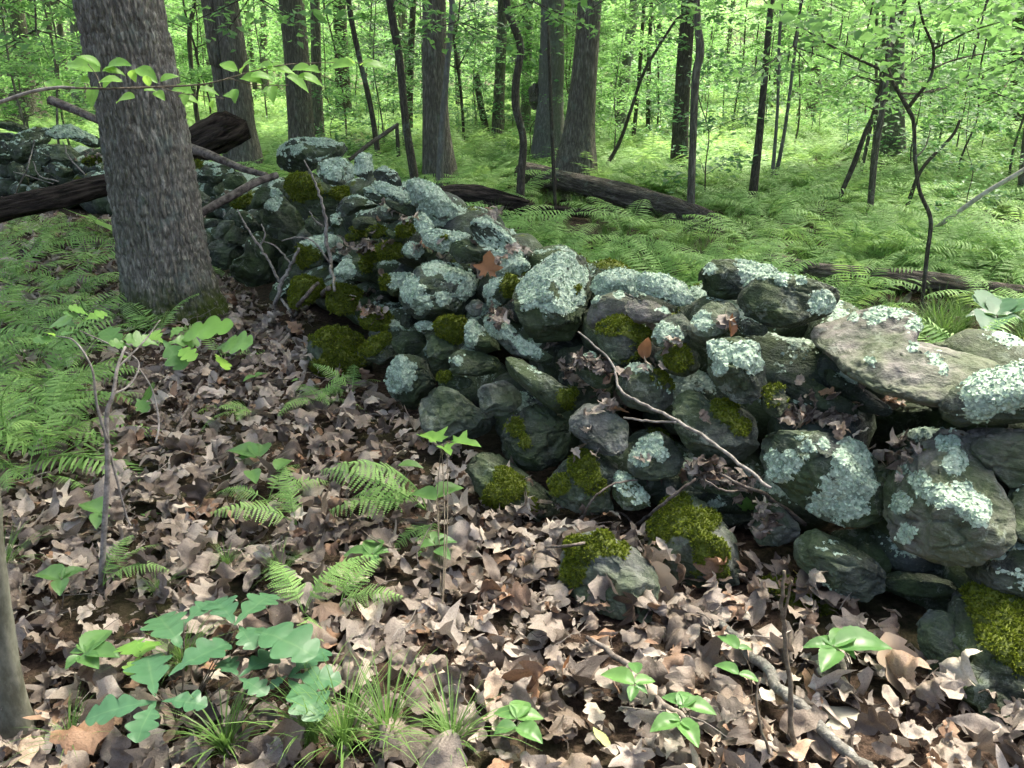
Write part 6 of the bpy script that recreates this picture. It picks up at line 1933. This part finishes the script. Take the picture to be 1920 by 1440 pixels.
# leafy branch across the thick trunk
def birch_branch():
    Yb = 2.35
    root = empty('leafy_branch', D(-60, 205, Yb)); b = np.array(root.location)
    tag(root, 'thin branch of bright toothed leaves reaching across the thick grey trunk', 'branch')
    k = depth_of(b) / FPX
    J = Join(); J2 = Join()
    def st(pts, J_):
        Q = np.array([[*D(x, y, Yb + d), .38 * w * k] for x, y, w, d in pts])
        S = spline(Q, 6 * len(pts)); V, F = tube(S[:, :3] - b, np.maximum(S[:, 3], .0008), 7); J_.add(V, F)
    st([(-60, 212, 11, 0), (0, 192, 10, 0), (60, 172, 9, 0), (110, 164, 8, 0), (142, 165, 6, 0)], J2)
    st([(140, 165, 5, 0), (200, 166, 5, 0), (300, 163, 5, .03), (380, 158, 4, .05), (425, 148, 4, .06), (470, 135, 3, .08), (530, 122, 3, .1), (600, 118, 2, .12), (680, 118, 2, .14)], J)
    st([(430, 147, 3, .06), (480, 160, 2, .05), (540, 160, 2, .05)], J)
    st([(190, 166, 3, 0), (180, 140, 2, .03), (165, 120, 2, .05)], J)
    st([(300, 163, 3, .03), (340, 175, 2, .0), (420, 185, 2, -.02)], J)
    ob('stem', J2.mesh('stem', True), M['twig'], root); ob('branch', J.mesh('branch', True), M['stem'], root)
    lv = [(190, 122, 140, 102), (185, 128, 112, 118), (195, 125, 248, 118), (192, 130, 240, 140), (215, 140, 190, 168), (165, 150, 130, 158), (178, 160, 170, 205), (155, 165, 118, 180), (255, 125, 298, 155), (245, 130, 255, 155), (230, 150, 180, 152), (250, 180, 212, 192),
          (290, 170, 310, 188), (270, 168, 300, 172), (320, 165, 365, 172), (335, 178, 380, 195), (350, 172, 345, 200), (375, 165, 415, 178), (420, 175, 445, 185), (400, 185, 398, 205), (415, 118, 448, 132), (440, 132, 408, 115), (450, 142, 495, 155), (470, 140, 520, 150), (480, 130, 515, 118),
          (500, 125, 560, 138), (510, 160, 512, 195), (540, 140, 585, 175), (545, 128, 590, 130), (560, 140, 612, 162), (575, 125, 600, 135), (520, 165, 480, 175), (440, 165, 440, 195), (660, 118, 605, 132), (665, 118, 645, 105), (680, 120, 735, 128), (675, 120, 700, 112), (640, 122, 610, 112),
          (140, 165, 95, 155), (115, 164, 80, 150), (280, 160, 270, 138), (300, 150, 340, 140), (450, 135, 470, 112)]
    for j, (x0, y0, x1, y1) in enumerate(lv):
        d0 = .02 + .12 * ((j * 37) % 10) / 10
        leaf_obj(root, b, D(x0, y0, Yb + d0), D(x0 + (x1 - x0) * .92, y0 + (y1 - y0) * .92, Yb + d0 + (.03 if j % 2 else -.03)), 'beech', 'birch', .95, .35, .35, (0, -.55, .85))
birch_branch()

# bright sprays hanging into the top of the view
gt = np.random.default_rng(31)
def spray(label, px, py, Yd, r, n, ls=.075, mat='crown'):
    c0 = D(px, py, Yd)
    root = empty('leafy_spray', c0); tag(root, label, 'branch')
    J = Join(); L = Join()
    for q in range(4):
        a = q * 1.6 + gt.random()
        e = np.array([math.cos(a) * r, math.sin(a) * r * .8, .05 * gt.normal()])
        s2 = spline(np.array([[0, 0, .25], e * .5 + [0, 0, .12], e]), 8)
        V, F = tube(s2, np.linspace(.006, .0015, 8), 5, False); J.add(V, F)
        m_ = n // 4
        t = .2 + .8 * gt.random(m_)
        c = np.stack([np.interp(t, np.linspace(0, 1, 8), s2[:, k]) for k in range(3)], 1) + gt.normal(size=(m_, 3)) * np.array([.16, .16, .05]) * r
        leaf_cloud(L, c, np.tile([0, 0, 1.], (m_, 1)) + gt.normal(size=(m_, 3)) * .35, ls * (.7 + .6 * gt.random(m_)), gt, .6)
    # the twig it hangs from goes up out of view
    V, F = tube(spline(np.array([[0, 0, .25], [.1, .1, 1.2], [.1, .3, 2.6]]), 8), np.linspace(.007, .014, 8), 5, False); J.add(V, F)
    ob('twig', J.mesh('twig', True), M['bark_dark'], root); ob('leaves', L.mesh('leaves'), M[mat], root)['kind'] = 'stuff'
for a in (('maple leaf spray hanging at the top left corner', 60, 40, 5.5, .75, 150), ('leaf spray above the twin stems at the top', 480, 60, 6.5, .6, 110), ('leaf spray hanging before the broad dark trunk', 860, 100, 7.5, .75, 140), ('leaf spray at the top between the dark stems', 690, 40, 6.0, .6, 110),
          ('leaf spray over the bright gap right of the large ridged trunk', 1190, 30, 6.5, .7, 130), ('leaf spray hanging over the knobbly brown stem', 1370, 30, 4.6, .6, 130), ('leaf spray in the top right corner', 1870, 30, 4.2, .6, 150),
          ('layered yellow-green maple spray right of the forked sapling', 1800, 215, 7.0, 1.0, 260), ('low maple spray at the right edge above the bleached stick', 1900, 180, 6.2, .8, 200), ('leaf spray left of the forked sapling', 1480, 150, 7.0, .9, 190), ('leaf spray in the middle of the right background', 1600, 190, 9.0, 1.0, 200),
          ('leaf spray before the pale far trunks in the middle', 1000, 60, 8.0, .8, 160), ('leaf spray left of the thick grey trunk', 80, 120, 7.0, .8, 170)):
    spray(*a)

# ------------------------------------------------------------------ tell look-alikes apart by their order from the left
bpy.context.view_layer.update()
by_label = {}
for o in SC.objects:
    if o.parent is None and o.get('label') and o.get('category'):
        by_label.setdefault(o['label'], []).append(o)
ORD = ['leftmost', 'second from left', 'third from left', 'fourth from left', 'fifth from left', 'sixth from left', 'seventh from left', 'eighth from left', 'ninth from left']
for lab, os_ in by_label.items():
    if 2 <= len(os_) <= 9:
        def sx(o):
            q = np.array(o.matrix_world.translation) - EYE
            return q[0] / max(.1, q @ FWD)
        for k, o in enumerate(sorted(os_, key=sx)):
            if len(lab.split()) + len(ORD[k].split()) <= 16:
                o['label'] = lab + ', ' + ORD[k]
